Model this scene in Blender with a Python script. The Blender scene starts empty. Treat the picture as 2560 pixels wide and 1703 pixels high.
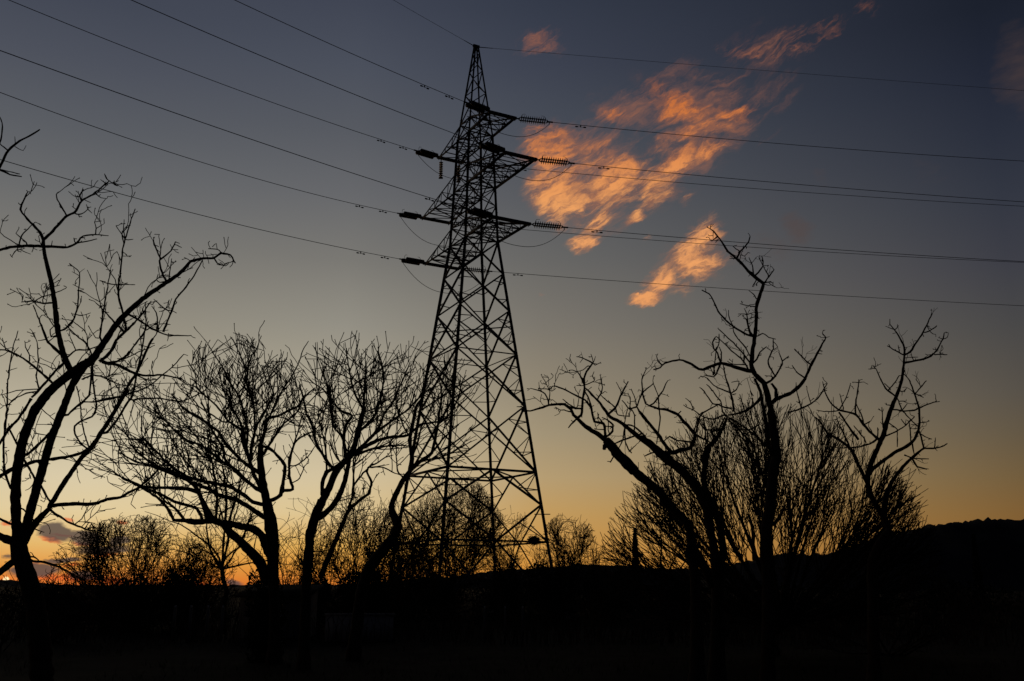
import bpy, bmesh, math, random
import numpy as np
from mathutils import Matrix, Vector

# ------------------------------------------------------------------ camera
EYE = 1.6                       # eye height, metres
F = 2492.78                     # focal length in pixels of the 2560 px wide photograph
CX, CY = 1280.0, 851.5
PITCH, ROLL = 0.2430, 0.0027
scene = bpy.context.scene
C = scene.collection
cam_d = bpy.data.cameras.new("camera")
cam_d.sensor_width = 36.0
cam_d.lens = 36.0 * F / 2560.0
cam_d.clip_start = 0.05
cam_d.clip_end = 30000
cam = bpy.data.objects.new("camera", cam_d)
C.objects.link(cam)
cam.matrix_world = (Matrix.Translation((0, 0, EYE)) @ Matrix.Rotation(math.pi / 2 + PITCH, 4, 'X')
                    @ Matrix.Rotation(ROLL, 4, 'Z'))
scene.camera = cam


def ray(px, py):
    u, v = px - CX, py - CY
    c, s = math.cos(ROLL), math.sin(ROLL)
    u, v = c * u + s * v, -s * u + c * v
    up = -v / F
    return (u / F, math.cos(PITCH) - up * math.sin(PITCH), math.sin(PITCH) + up * math.cos(PITCH))


def at(px, py, y):              # the point on that line of sight at depth y
    d = ray(px, py)
    k = y / d[1]
    return (d[0] * k, y, EYE + d[2] * k)


def azel(px, py):
    d = ray(px, py)
    return math.atan2(d[0], d[1]), math.atan2(d[2], math.hypot(d[0], d[1]))


DS = 1.08613                    # the photograph was read at 2357 px as well


def azel_d(x, y):
    return azel(x * DS, y * DS)


# ------------------------------------------------------------------ colour management, samples
scene.view_settings.view_transform = 'Standard'
scene.view_settings.look = 'None'
scene.view_settings.exposure = 0
scene.view_settings.gamma = 1
scene.cycles.max_bounces = 4
scene.cycles.diffuse_bounces = 2


def lin(c):
    r = []
    for v in c:
        v = v / 255.0
        r.append(v / 12.92 if v <= 0.04045 else ((v + 0.055) / 1.055) ** 2.4)
    return r


# ------------------------------------------------------------------ sky (world)
SUN_AZ, SUN_EL = azel_d(14, 1334)
world = bpy.data.worlds.new("World")
scene.world = world
world.use_nodes = True
nt = world.node_tree
nt.nodes.clear()
NL = nt.links


def _in(sock, v):
    if v is None:
        return
    if isinstance(v, bpy.types.NodeSocket):
        NL.new(v, sock)
    else:
        sock.default_value = v


def M(op, a, b=None, c=None, clamp=False):
    n = nt.nodes.new('ShaderNodeMath')
    n.operation = op
    n.use_clamp = clamp
    for i, v in enumerate((a, b, c)):
        _in(n.inputs[i], v)
    return n.outputs[0]


def VM(op, a, b=None, scale=None):
    n = nt.nodes.new('ShaderNodeVectorMath')
    n.operation = op
    _in(n.inputs[0], a)
    if b is not None:
        _in(n.inputs[1], b)
    if scale is not None:
        _in(n.inputs['Scale'], scale)
    return n.outputs['Value'] if op in ('DOT_PRODUCT', 'LENGTH', 'DISTANCE') else n.outputs[0]


def XYZ(x, y, z=0.0):
    n = nt.nodes.new('ShaderNodeCombineXYZ')
    for i, v in enumerate((x, y, z)):
        _in(n.inputs[i], v)
    return n.outputs[0]


def SS(v, lo, hi, a=0.0, b=1.0):
    n = nt.nodes.new('ShaderNodeMapRange')
    n.interpolation_type = 'SMOOTHSTEP'
    for i, q in enumerate((v, lo, hi, a, b)):
        _in(n.inputs[i], q)
    return n.outputs[0]


def NOISE(vec, scale, detail=6.0, rough=0.55, dist=0.0):
    n = nt.nodes.new('ShaderNodeTexNoise')
    n.noise_dimensions = '2D'
    _in(n.inputs['Vector'], vec)
    n.inputs['Scale'].default_value = scale
    n.inputs['Detail'].default_value = detail
    n.inputs['Roughness'].default_value = rough
    n.inputs['Distortion'].default_value = dist
    return n


def MIX(f, a, b):
    n = nt.nodes.new('ShaderNodeMix')
    n.data_type = 'RGBA'
    _in(n.inputs[0], f)
    for i, v in ((6, a), (7, b)):
        if isinstance(v, (tuple, list)):
            v = (*v[:3], 1.0)
        _in(n.inputs[i], v)
    return n.outputs[2]


def RAMP(f, stops):
    n = nt.nodes.new('ShaderNodeValToRGB')
    r = n.color_ramp
    stops = sorted(stops)
    r.elements[0].position = stops[0][0]
    r.elements[1].position = stops[-1][0]
    for p, c in stops[1:-1]:
        r.elements.new(p)
    for e, (p, c) in zip(sorted(r.elements, key=lambda q: q.position), stops):
        e.color = (*lin(c), 1)
    _in(n.inputs[0], f)
    return n.outputs[0]


tc = nt.nodes.new('ShaderNodeTexCoord')
sep = nt.nodes.new('ShaderNodeSeparateXYZ')
NL.new(tc.outputs['Generated'], sep.inputs[0])
AZ = M('ARCTAN2', sep.outputs[0], sep.outputs[1])
EL = M('ARCSINE', sep.outputs[2])
ELF = M('DIVIDE', EL, 1.6)
DAZ = M('ARCCOSINE', M('COSINE', M('SUBTRACT', AZ, SUN_AZ)))

SKY_L = [(0, 66, 71, 84), (150, 77, 81, 92), (300, 90, 93, 99), (450, 106, 107, 108), (600, 126, 123, 116),
         (750, 148, 142, 127), (900, 176, 167, 146), (1000, 199, 188, 161), (1100, 217, 202, 168),
         (1180, 226, 204, 157), (1250, 229, 185, 110), (1300, 229, 156, 72), (1350, 226, 112, 45)]
SKY_K = [(0, 64, 69, 83), (150, 75, 80, 92), (300, 87, 90, 97), (450, 103, 104, 107), (600, 122, 120, 115),
         (750, 147, 143, 132), (900, 173, 164, 143), (1000, 194, 182, 155), (1100, 211, 194, 158), (1180, 221, 196, 145),
         (1250, 221, 172, 88), (1300, 221, 152, 62), (1350, 216, 118, 42)]
SKY_M = [(0, 52, 58, 72), (150, 61, 66, 80), (300, 72, 77, 87), (450, 87, 89, 94), (600, 104, 103, 101),
         (750, 123, 118, 109), (900, 145, 134, 114), (1000, 161, 146, 118), (1100, 181, 156, 114),
         (1180, 193, 154, 94), (1250, 202, 150, 78), (1300, 206, 144, 64), (1350, 204, 128, 48)]
SKY_R = [(0, 28, 33, 45), (150, 34, 39, 53), (300, 42, 47, 60), (450, 51, 55, 66), (600, 61, 62, 70),
         (750, 73, 72, 72), (900, 87, 81, 73), (1000, 98, 86, 68), (1100, 112, 91, 60), (1180, 124, 92, 51),
         (1250, 130, 90, 43), (1350, 130, 80, 34)]


def column(x, tab, zen):
    st = [(max(azel_d(x, y)[1], 0.0005) / 1.6, c) for y, *c in tab]
    top = azel_d(x, 0)[1]
    st.append(((top + 0.35) / 1.6, [v * 0.45 + z * 0.55 for v, z in zip(tab[0][1:], zen)]))
    st.append((0.98, zen))
    return RAMP(ELF, st)


ZEN = (17, 20, 30)
cL, cK, cM, cR = column(250, SKY_L, ZEN), column(800, SKY_K, ZEN), column(1250, SKY_M, ZEN), column(2330, SKY_R, ZEN)
cB = RAMP(ELF, [(0.0, (30, 26, 30)), (0.12, (24, 25, 34)), (0.4, (15, 18, 27)), (0.98, ZEN)])


def daz_at(x, y=700):
    return abs(azel_d(x, y)[0] - SUN_AZ)


def LIN01(v, lo, hi):
    n = nt.nodes.new('ShaderNodeMapRange')
    for i, q in enumerate((v, lo, hi, 0.0, 1.0)):
        _in(n.inputs[i], q)
    return n.outputs[0]


sky = MIX(LIN01(DAZ, daz_at(250), daz_at(800)), cL, cK)
sky = MIX(LIN01(DAZ, daz_at(800), daz_at(1250)), sky, cM)
sky = MIX(LIN01(DAZ, daz_at(1250), daz_at(2330)), sky, cR)
sky = MIX(SS(DAZ, daz_at(2330), 1.9), sky, cB)

UV = XYZ(AZ, EL)
clear = sky


def rot2(vec, ang, sx, sy):
    mp = nt.nodes.new('ShaderNodeMapping')
    mp.inputs['Rotation'].default_value = (0, 0, ang)
    NL.new(vec, mp.inputs[0])
    return VM('MULTIPLY', mp.outputs[0], (sx, sy, 1.0))


# slow warp that frays the outlines of the clouds
wn = NOISE(rot2(UV, -0.42, 14.0, 30.0), 1.0, 5.0, 0.6)
WUV = VM('ADD', UV, VM('SCALE', VM('SUBTRACT', wn.outputs['Color'], (0.5, 0.5, 0.5)), scale=0.030))


def capsules(caps, vec, soft=0.12, grow=1.0):
    """soft-edged ellipses in azimuth and elevation, each one gradient node with its own mapping"""
    acc = 0.0
    for x1, y1, x2, y2, r, w in caps:
        a, b = azel_d(x1, y1), azel_d(x2, y2)
        ab = (b[0] - a[0], b[1] - a[1])
        rr = r * grow * DS / F
        g_ = nt.nodes.new('ShaderNodeTexGradient')
        g_.gradient_type = 'SPHERICAL'
        tm = g_.texture_mapping
        tm.vector_type = 'TEXTURE'
        tm.translation = ((a[0] + b[0]) / 2, (a[1] + b[1]) / 2, 0)
        tm.rotation = (0, 0, math.atan2(ab[1], ab[0]))
        tm.scale = (math.hypot(*ab) / 2 + rr * .95, rr * 1.08, 1)
        NL.new(vec, g_.inputs[0])
        m = SS(g_.outputs['Fac'], 0.0, 1.0, 0.0, w)
        acc = m if acc == 0.0 else M('SMOOTH_MAX', acc, m, soft)
    return acc


ORANGE = [  # x1 y1 x2 y2 radius weight
    (1232, 355, 1300, 345, 58, 1.15), (1250, 420, 1320, 465, 62, 1.25), (1262, 470, 1300, 480, 45, 1.2),
    (1320, 440, 1500, 405, 58, 1.1), (1300, 385, 1400, 340, 60, .72), (1450, 445, 1560, 405, 40, 1.0),
    (1500, 400, 1610, 340, 26, 1.15), (1560, 375, 1700, 312, 16, 1.05), (1470, 205, 1530, 235, 45, .62),
    (1500, 245, 1640, 262, 34, 1.05), (1620, 270, 1760, 238, 17, 1.2), (1540, 300, 1720, 285, 46, .62),
    (1350, 262, 1470, 275, 36, .55), (1560, 318, 1620, 306, 26, .85), (1480, 350, 1580, 330, 44, .45),
    (1318, 564, 1385, 542, 24, 1.25), (1352, 535, 1400, 485, 30, 1.1), (1448, 522, 1482, 500, 18, 1.1),
    (1480, 482, 1522, 452, 28, .72), (1556, 472, 1588, 455, 18, .62), (1440, 698, 1535, 672, 18, 1.6),
    (1490, 670, 1565, 618, 27, 1.45), (1556, 614, 1655, 588, 46, 1.25), (1590, 585, 1645, 512, 34, 1.2),
    (1530, 672, 1590, 655, 22, .7), (1480, 556, 1502, 548, 12, .5)]
PALE = [
    (1650, 106, 1765, 134, 20, .95), (1745, 132, 1885, 92, 34, .8), (1840, 105, 1960, 40, 19, .92),
    (1940, 36, 2050, 6, 15, .66), (1560, 200, 1780, 205, 55, .42), (1186, 106, 1290, 88, 24, .74),
    (1195, 126, 1240, 120, 14, .5), (1780, 60, 1860, 75, 20, .45), (1160, 716, 1200, 708, 8, .6),
    (1246, 686, 1262, 686, 7, .6), (1400, 215, 1480, 225, 38, .4), (1680, 320, 1790, 300, 40, .4)]
VEIL = [
    (1250, 350, 1480, 330, 70, .8), (1240, 440, 1500, 430, 75, .9), (1360, 270, 1560, 240, 60, .8), (1500, 225, 1740, 215, 60, .7),
    (1520, 300, 1740, 280, 60, .9), (1450, 400, 1700, 330, 45, .8), (1420, 470, 1600, 440, 45, .6), (1320, 555, 1500, 500, 35, .6),
    (1500, 640, 1640, 570, 42, .7), (1640, 600, 1740, 570, 40, .35), (1660, 130, 1900, 90, 55, .6), (1180, 110, 1300, 95, 34, .5),
    (1480, 190, 1660, 150, 45, .5), (1700, 240, 1840, 190, 50, .5)]
BROWN = [(1812, 520, 1862, 535, 36, .9), (1700, 560, 1850, 575, 42, .45), (2335, 60, 2357, 260, 60, .7),
         (1880, 400, 1910, 410, 30, .35), (2090, 360, 2180, 420, 60, .3)]
GREY = [(95, 1217, 160, 1232, 22, 1.15), (150, 1232, 236, 1244, 19, 1.1), (252, 1251, 300, 1240, 13, 1.0),
        (135, 1269, 340, 1262, 12, .85), (85, 1291, 205, 1288, 7, 1.0), (0, 1312, 150, 1311, 17, 1.1),
        (150, 1322, 240, 1326, 12, .9), (0, 1278, 40, 1282, 8, .6), (520, 1340, 560, 1345, 12, .8)]
RED = [(84, 1236, 150, 1249, 6, 1.0), (100, 1231, 180, 1235, 4, .9), (150, 1250, 230, 1256, 5, .8),
       (0, 1204, 36, 1209, 6, .9), (140, 1198, 178, 1199, 5, .8), (258, 1204, 300, 1203, 4, .8),
       (170, 1283, 300, 1275, 6, .8), (0, 1328, 300, 1330, 8, 1.0), (130, 1304, 200, 1300, 4, .8),
       (0, 1295, 130, 1298, 4, .6), (440, 1352, 480, 1356, 14, 1.0), (200, 1335, 330, 1345, 9, .9)]

nA = NOISE(rot2(WUV, -0.40, 24.0, 88.0), 1.0, 9.0, 0.64)
nB = NOISE(rot2(WUV, -0.50, 60.0, 270.0), 1.0, 7.0, 0.64)
nsum = M('ADD', M('MULTIPLY', M('SUBTRACT', nA.outputs[0], 0.5), 2.1), M('MULTIPLY', M('SUBTRACT', nB.outputs[0], 0.5), 0.75))
nC = NOISE(rot2(UV, -0.1, 40.0, 140.0), 1.0, 7.0, 0.6)
nc = M('MULTIPLY', M('SUBTRACT', nC.outputs[0], 0.5), 1.2)


def cover(m, n, lo, hi, amp=1.0):
    return SS(M('MULTIPLY', M('ADD', m, M('MULTIPLY', n, amp)), SS(m, 0.10, 0.30)), lo, hi)


vm = capsules(VEIL, WUV, 0.12, 1.6)
va = M('MULTIPLY', SS(M('ADD', vm, M('MULTIPLY', nsum, 0.75)), 0.15, 1.35), SS(vm, 0.08, 0.5))
sky = MIX(M('MULTIPLY', va, 0.42), sky, tuple(lin((176, 112, 80))))
mo = capsules(ORANGE, WUV, 0.12, 1.6)
orange = RAMP(ELF, [(azel_d(1400, y)[1] / 1.6, c) for y, c in
                    ((720, (234, 158, 98)), (560, (237, 162, 101)), (470, (236, 161, 98)), (350, (222, 135, 75)),
                     (240, (212, 117, 55)), (100, (186, 108, 68)))])
dull = MIX(0.40, sky, tuple(lin((178, 104, 64))))
den = M('ADD', mo, M('MULTIPLY', nsum, 0.62))
co = M('MULTIPLY', SS(den, 0.08, 1.15), SS(mo, 0.10, 0.55))
nD = NOISE(rot2(WUV, -0.36, 44.0, 165.0), 1.0, 8.0, 0.64)
puff = M('ADD', M('MULTIPLY', M('SUBTRACT', nD.outputs[0], 0.5), 2.2), M('MULTIPLY', nsum, 0.85))
body = MIX(SS(M('ADD', M('MULTIPLY', mo, 0.9), puff), 0.15, 1.45), dull, orange)
sky = MIX(co, sky, body)
mp_ = capsules(PALE, WUV, 0.12, 1.9)
dp = M('ADD', mp_, M('MULTIPLY', nsum, 1.15))
sky = MIX(M('MULTIPLY', M('MULTIPLY', SS(dp, 0.40, 1.60), SS(mp_, 0.10, 0.6)), 0.46), sky, tuple(lin((180, 108, 72))))
sky = MIX(M('MULTIPLY', cover(capsules(BROWN, WUV, 0.12, 1.3), nc, 0.1, 1.1, 0.5), 0.5), sky, tuple(lin((86, 68, 62))))
low = VM('ADD', UV, VM('SCALE', VM('SUBTRACT', NOISE(rot2(UV, 0.0, 55.0, 120.0), 1.0, 5.0, 0.6).outputs['Color'], (0.5, 0.5, 0.5)), scale=0.0075))
sky = MIX(M('MULTIPLY', cover(capsules(RED, low, 0.1, 1.35), nc, 0.05, 0.8, 0.5), 0.72), sky, tuple(lin((232, 100, 46))))
sky = MIX(M('MULTIPLY', cover(capsules(GREY, low, 0.1, 1.3), nc, 0.15, 0.62, 0.35), 0.9), sky, tuple(lin((88, 75, 72))))
glow = SS(VM('LENGTH', VM('SUBTRACT', UV, (SUN_AZ, SUN_EL, 0.0))), 0.0014, 0.0030, 1.0, 0.0)
sky = MIX(glow, sky, (1.6, 1.15, 0.6))
sky = MIX(SS(EL, -0.012, -0.002, 1.0, 0.0), sky, tuple(lin((14, 12, 11))))
clear = MIX(SS(EL, -0.012, -0.002, 1.0, 0.0), clear, tuple(lin((14, 12, 11))))


def background(col):
    b = nt.nodes.new('ShaderNodeBackground')
    NL.new(col, b.inputs[0])
    b.inputs[1].default_value = 1.0
    return b.outputs[0]


# the part of the sky that holds clouds; elsewhere the clear sky alone is worked out
box = M('MULTIPLY', M('MULTIPLY', M('GREATER_THAN', EL, -0.02), M('LESS_THAN', EL, azel_d(1200, -60)[1])),
        M('MULTIPLY', M('GREATER_THAN', AZ, azel_d(-60, 1300)[0]), M('LESS_THAN', AZ, azel_d(2420, 200)[0])))
mx = nt.nodes.new('ShaderNodeMixShader')
NL.new(box, mx.inputs[0])
NL.new(background(clear), mx.inputs[1])
NL.new(background(sky), mx.inputs[2])
wo = nt.nodes.new('ShaderNodeOutputWorld')
NL.new(mx.outputs[0], wo.inputs[0])
world.cycles.sampling_method = 'MANUAL'
world.cycles.sample_map_resolution = 256

# ------------------------------------------------------------------ the sun, all but set
sun_d = bpy.data.lights.new("sun", 'SUN')
sun_d.energy = 0.05
sun_d.angle = math.radians(0.5)
sun_d.color = (1.0, 0.55, 0.25)
sun = bpy.data.objects.new("sun", sun_d)
C.objects.link(sun)
sd = Vector((math.sin(SUN_AZ) * math.cos(SUN_EL), math.cos(SUN_AZ) * math.cos(SUN_EL), math.sin(SUN_EL)))
sun.rotation_euler = sd.to_track_quat('Z', 'Y').to_euler()
sun.location = (0, 0, 60)


# ------------------------------------------------------------------ materials
def material(name, c1, c2, scale=8.0, rough=0.9, metal=0.0, stretch=(1, 1, 1), bump=0.0, spec=0.2):
    m = bpy.data.materials.new(name)
    m.use_nodes = True
    t = m.node_tree
    b = t.nodes['Principled BSDF']
    b.inputs['Roughness'].default_value = rough
    b.inputs['Metallic'].default_value = metal
    b.inputs['Specular IOR Level'].default_value = spec
    co_ = t.nodes.new('ShaderNodeTexCoord')
    mp = t.nodes.new('ShaderNodeMapping')
    mp.inputs['Scale'].default_value = stretch
    n = t.nodes.new('ShaderNodeTexNoise')
    n.inputs['Scale'].default_value = scale
    n.inputs['Detail'].default_value = 6
    n.inputs['Roughness'].default_value = 0.62
    r = t.nodes.new('ShaderNodeValToRGB')
    r.color_ramp.elements[0].position = 0.3
    r.color_ramp.elements[1].position = 0.7
    r.color_ramp.elements[0].color = (*c1, 1)
    r.color_ramp.elements[1].color = (*c2, 1)
    t.links.new(co_.outputs['Object'], mp.inputs[0])
    t.links.new(mp.outputs[0], n.inputs['Vector'])
    t.links.new(n.outputs[0], r.inputs[0])
    t.links.new(r.outputs[0], b.inputs['Base Color'])
    if bump:
        bp = t.nodes.new('ShaderNodeBump')
        bp.inputs['Strength'].default_value = bump
        bp.inputs['Distance'].default_value = 0.02
        t.links.new(n.outputs[0], bp.inputs['Height'])
        t.links.new(bp.outputs[0], b.inputs['Normal'])
    return m


BARK = material("bark", (.020, .015, .011), (.055, .042, .032), 14, .95, 0, (1, 1, .25), .6, .05)
TWIG = material("twig_bark", (.022, .015, .011), (.05, .036, .028), 9, .95, 0, (1, 1, 1), 0, .05)
STEEL = material("galvanised_steel", (.05, .05, .05), (.10, .098, .095), 3, .8, 0, (1, 1, 1), 0)
GLASSY = material("insulator_glaze", (.05, .028, .018), (.09, .05, .03), 5, .35, 0, (1, 1, 1), 0, .4)
CABLE = material("aluminium_cable", (.04, .04, .04), (.07, .07, .07), 4, .9, 0)
CONCRETE = material("concrete", (.16, .15, .14), (.28, .27, .25), 6, .9, 0, (1, 1, 1), .3)
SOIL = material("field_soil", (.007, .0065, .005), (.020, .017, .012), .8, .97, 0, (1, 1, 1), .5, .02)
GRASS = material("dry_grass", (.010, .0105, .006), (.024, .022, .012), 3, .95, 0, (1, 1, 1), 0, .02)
HILL = material("hill_scrub", (.024, .025, .025), (.055, .055, .053), .012, .97, 0, (1, 1, 1), 0, .02)
LEAF = material("evergreen_leaf", (.010, .014, .008), (.030, .036, .018), 5, .8, 0, (1, 1, 1), 0, .08)
PALEWALL = material("pale_render", (.22, .21, .20), (.36, .35, .33), 2.5, .9, 0, (1, 1, 1), .2, .1)
WOODPOST = material("weathered_post", (.10, .09, .075), (.18, .165, .14), 6, .9, 0, (1, 1, .2), .2, .1)
FRAME = material("white_frame_paint", (.40, .40, .39), (.52, .52, .50), 4, .6, 0)
PANE = material("dark_pane", (.02, .022, .025), (.035, .036, .04), 2, .12, 0, (1, 1, 1), 0, .5)


# ------------------------------------------------------------------ helpers
def tag(o, label=None, cat=None, group=None, kind=None):
    if label:
        o['label'] = label
    if cat:
        o['category'] = cat
    if group:
        o['group'] = group
    if kind:
        o['kind'] = kind
    return o


def thing(name, label, cat, loc=(0, 0, 0), group=None):
    o = bpy.data.objects.new(name, None)
    C.objects.link(o)
    o.location = loc
    o.empty_display_size = 0.3
    return tag(o, label, cat, group)


def mesh_obj(name, V, Fa, mat, parent=None, origin=(0, 0, 0), smooth=False):
    """V (n,3) world coordinates, Fa: list of face arrays (k, m)."""
    me = bpy.data.meshes.new(name)
    V = np.asarray(V, dtype=np.float32) - np.asarray(origin, dtype=np.float32)
    me.vertices.add(len(V))
    me.vertices.foreach_set('co', V.ravel())
    loops = np.concatenate([f.ravel() for f in Fa]).astype(np.int32)
    tot = np.concatenate([np.full(len(f), f.shape[1]) for f in Fa]).astype(np.int32)
    start = np.concatenate([[0], np.cumsum(tot)[:-1]]).astype(np.int32)
    me.loops.add(len(loops))
    me.loops.foreach_set('vertex_index', loops)
    me.polygons.add(len(tot))
    me.polygons.foreach_set('loop_start', start)
    me.polygons.foreach_set('loop_total', tot)
    if smooth:
        me.polygons.foreach_set('use_smooth', np.ones(len(tot), dtype=bool))
    me.update(calc_edges=True)
    me.validate()
    me.materials.append(mat)
    o = bpy.data.objects.new(name, me)
    C.objects.link(o)
    if parent is not None:
        o.parent = parent
        pl = Vector(parent.location)
        q = parent.parent
        while q is not None:
            pl += Vector(q.location)
            q = q.parent
        o.location = Vector(origin) - pl
    else:
        o.location = origin
    return o


class Geo:
    """collects vertices and faces of one mesh"""

    def __init__(s):
        s.V, s.F, s.n = [], [], 0

    def add(s, V, faces):
        s.V.append(np.asarray(V, dtype=np.float64))
        for f in faces:
            s.F.append(np.asarray(f, dtype=np.int64) + s.n)
        s.n += len(V)

    def bar(s, a, b, w, h=None, L=False, ref=None):
        """straight steel member from a to b: box section, or an L angle"""
        a, b = np.array(a, float), np.array(b, float)
        h = h or w
        t = b - a
        ln = np.linalg.norm(t)
        if ln < 1e-6:
            return
        t /= ln
        r = np.array(ref if ref is not None else ((0, 0, 1) if abs(t[2]) < .9 else (1, 0, 0)), float)
        x = np.cross(r, t)
        x /= np.linalg.norm(x)
        y = np.cross(t, x)
        if L:
            k = w * .22
            P = [(-w / 2, -w / 2), (w / 2, -w / 2), (w / 2, -w / 2 + k), (-w / 2 + k, -w / 2 + k), (-w / 2 + k, w / 2), (-w / 2, w / 2)]
        else:
            P = [(-w / 2, -h / 2), (w / 2, -h / 2), (w / 2, h / 2), (-w / 2, h / 2)]
        n = len(P)
        V = [a + x * p[0] + y * p[1] for p in P] + [b + x * p[0] + y * p[1] for p in P]
        q = [(i, (i + 1) % n, n + (i + 1) % n, n + i) for i in range(n)]
        if n == 4:
            q += [(3, 2, 1, 0), (4, 5, 6, 7)]
        else:
            q += [(3, 2, 1, 0), (5, 4, 3, 0), (6, 7, 8, 9), (6, 9, 10, 11)]
        s.add(V, [np.array(q)])

    def tubes(s, polys, sides):
        """polys: list of (points, r0, r1) or (points, radii list); open ended tubes with a closing tip"""
        by = {}
        for p in polys:
            by.setdefault(len(p[0]), []).append(p)
        for n, ps in by.items():
            if n < 2:
                continue
            P = np.array([p[0] for p in ps], dtype=np.float64)
            if len(ps[0]) == 3:
                r0 = np.array([p[1] for p in ps])
                r1 = np.array([p[2] for p in ps])
                R = r0[:, None] + (r1 - r0)[:, None] * np.linspace(0, 1, n)[None]
            else:
                R = np.array([p[1] for p in ps])
            T = np.empty_like(P)
            T[:, 1:-1] = P[:, 2:] - P[:, :-2]
            T[:, 0] = P[:, 1] - P[:, 0]
            T[:, -1] = P[:, -1] - P[:, -2]
            T /= np.linalg.norm(T, axis=2, keepdims=True) + 1e-12
            mean = np.abs(P[:, -1] - P[:, 0])
            ref = np.zeros((len(ps), 3))
            ref[np.arange(len(ps)), mean.argmin(axis=1)] = 1
            X = np.cross(np.broadcast_to(ref[:, None], T.shape), T)
            X /= np.linalg.norm(X, axis=2, keepdims=True) + 1e-12
            Y = np.cross(T, X)
            a = np.arange(sides) * 2 * math.pi / sides
            ring = (P[:, :, None] + R[:, :, None, None] * (X[:, :, None] * np.cos(a)[None, None, :, None]
                                                           + Y[:, :, None] * np.sin(a)[None, None, :, None]))
            k = len(ps)
            V = ring.reshape(-1, 3)
            base = np.arange(k)[:, None, None] * n * sides
            i = np.arange(n - 1)[None, :, None] * sides
            j = np.arange(sides)[None, None, :]
            j2 = (j + 1) % sides
            q = np.stack([base + i + j, base + i + j2, base + i + sides + j2, base + i + sides + j], axis=-1).reshape(-1, 4)
            cap = (np.arange(k)[:, None] * n * sides + (n - 1) * sides + np.arange(sides)[None, :])
            s.add(V, [q, cap])

    def build(s, name, mat, parent=None, origin=(0, 0, 0), smooth=False):
        by = {}
        for f in s.F:
            by.setdefault(f.shape[1], []).append(f)
        return mesh_obj(name, np.concatenate(s.V), [np.concatenate(v) for v in by.values()], mat, parent, origin, smooth)


def unit(v):
    l = math.sqrt(v[0] * v[0] + v[1] * v[1] + v[2] * v[2]) + 1e-12
    return (v[0] / l, v[1] / l, v[2] / l)


def smooth_path(P, step, bend=1.0):
    """Catmull-Rom through 2-D or 3-D control points, one point about every step"""
    P = np.array(P, dtype=float)
    if len(P) == 2:
        n = max(2, int(np.linalg.norm(P[1] - P[0]) / step) + 1)
        return P[0] + (P[1] - P[0]) * np.linspace(0, 1, n)[:, None]
    Q = np.vstack([2 * P[0] - P[1], P, 2 * P[-1] - P[-2]])
    out = [P[0]]
    for i in range(1, len(Q) - 2):
        p0, p1, p2, p3 = Q[i - 1:i + 3]
        n = max(1, int(round(np.linalg.norm(p2 - p1) / step)))
        for k in range(1, n + 1):
            t = k / n
            c_ = (.5 * ((2 * p1) + (p2 - p0) * t + (2 * p0 - 5 * p1 + 4 * p2 - p3) * t * t + (3 * p1 - p0 - 3 * p2 + p3) * t ** 3))
            out.append(c_ * bend + (p1 + (p2 - p1) * t) * (1 - bend))
    return np.array(out)

# ------------------------------------------------------------------ ground and hills
rng = random.Random(7)


def vnoise(x, y, seed=0):
    def h(i, j):
        n = (i * 374761393 + j * 668265263 + seed * 974634777) & 0xffffffff
        n = ((n ^ (n >> 13)) * 1274126177) & 0xffffffff
        return ((n ^ (n >> 16)) & 0xffff) / 65535.0
    i, j = math.floor(x), math.floor(y)
    fx, fy = x - i, y - j
    fx, fy = fx * fx * (3 - 2 * fx), fy * fy * (3 - 2 * fy)
    return ((h(i, j) * (1 - fx) + h(i + 1, j) * fx) * (1 - fy) + (h(i, j + 1) * (1 - fx) + h(i + 1, j + 1) * fx) * fy)


def ground_z(x, y):
    r = math.hypot(x, y)
    a = 0.09 if r < 150 else 0.09 * 150 / r
    return (vnoise(x * .45, y * .45, 1) - .5) * a + (vnoise(x * 1.7, y * 1.7, 2) - .5) * a * .6


NR, NA = 150, 240
radii = [0.0] + [0.4 * (9000 / 0.4) ** (i / (NR - 1)) for i in range(NR)]
gv = [(0, 0, ground_z(0, 0))]
for r in radii[1:]:
    for k in range(NA):
        x, y = r * math.sin(2 * math.pi * k / NA), r * math.cos(2 * math.pi * k / NA)
        gv.append((x, y, ground_z(x, y)))
tri = np.array([(0, 1 + (k + 1) % NA, 1 + k) for k in range(NA)])
qd = []
for i in range(NR - 1):
    o0, o1 = 1 + i * NA, 1 + (i + 1) * NA
    for k in range(NA):
        k2 = (k + 1) % NA
        qd.append((o0 + k, o0 + k2, o1 + k2, o1 + k))
tag(mesh_obj("ground", gv, [tri, np.array(qd)], SOIL, smooth=True), kind='structure')


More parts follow.
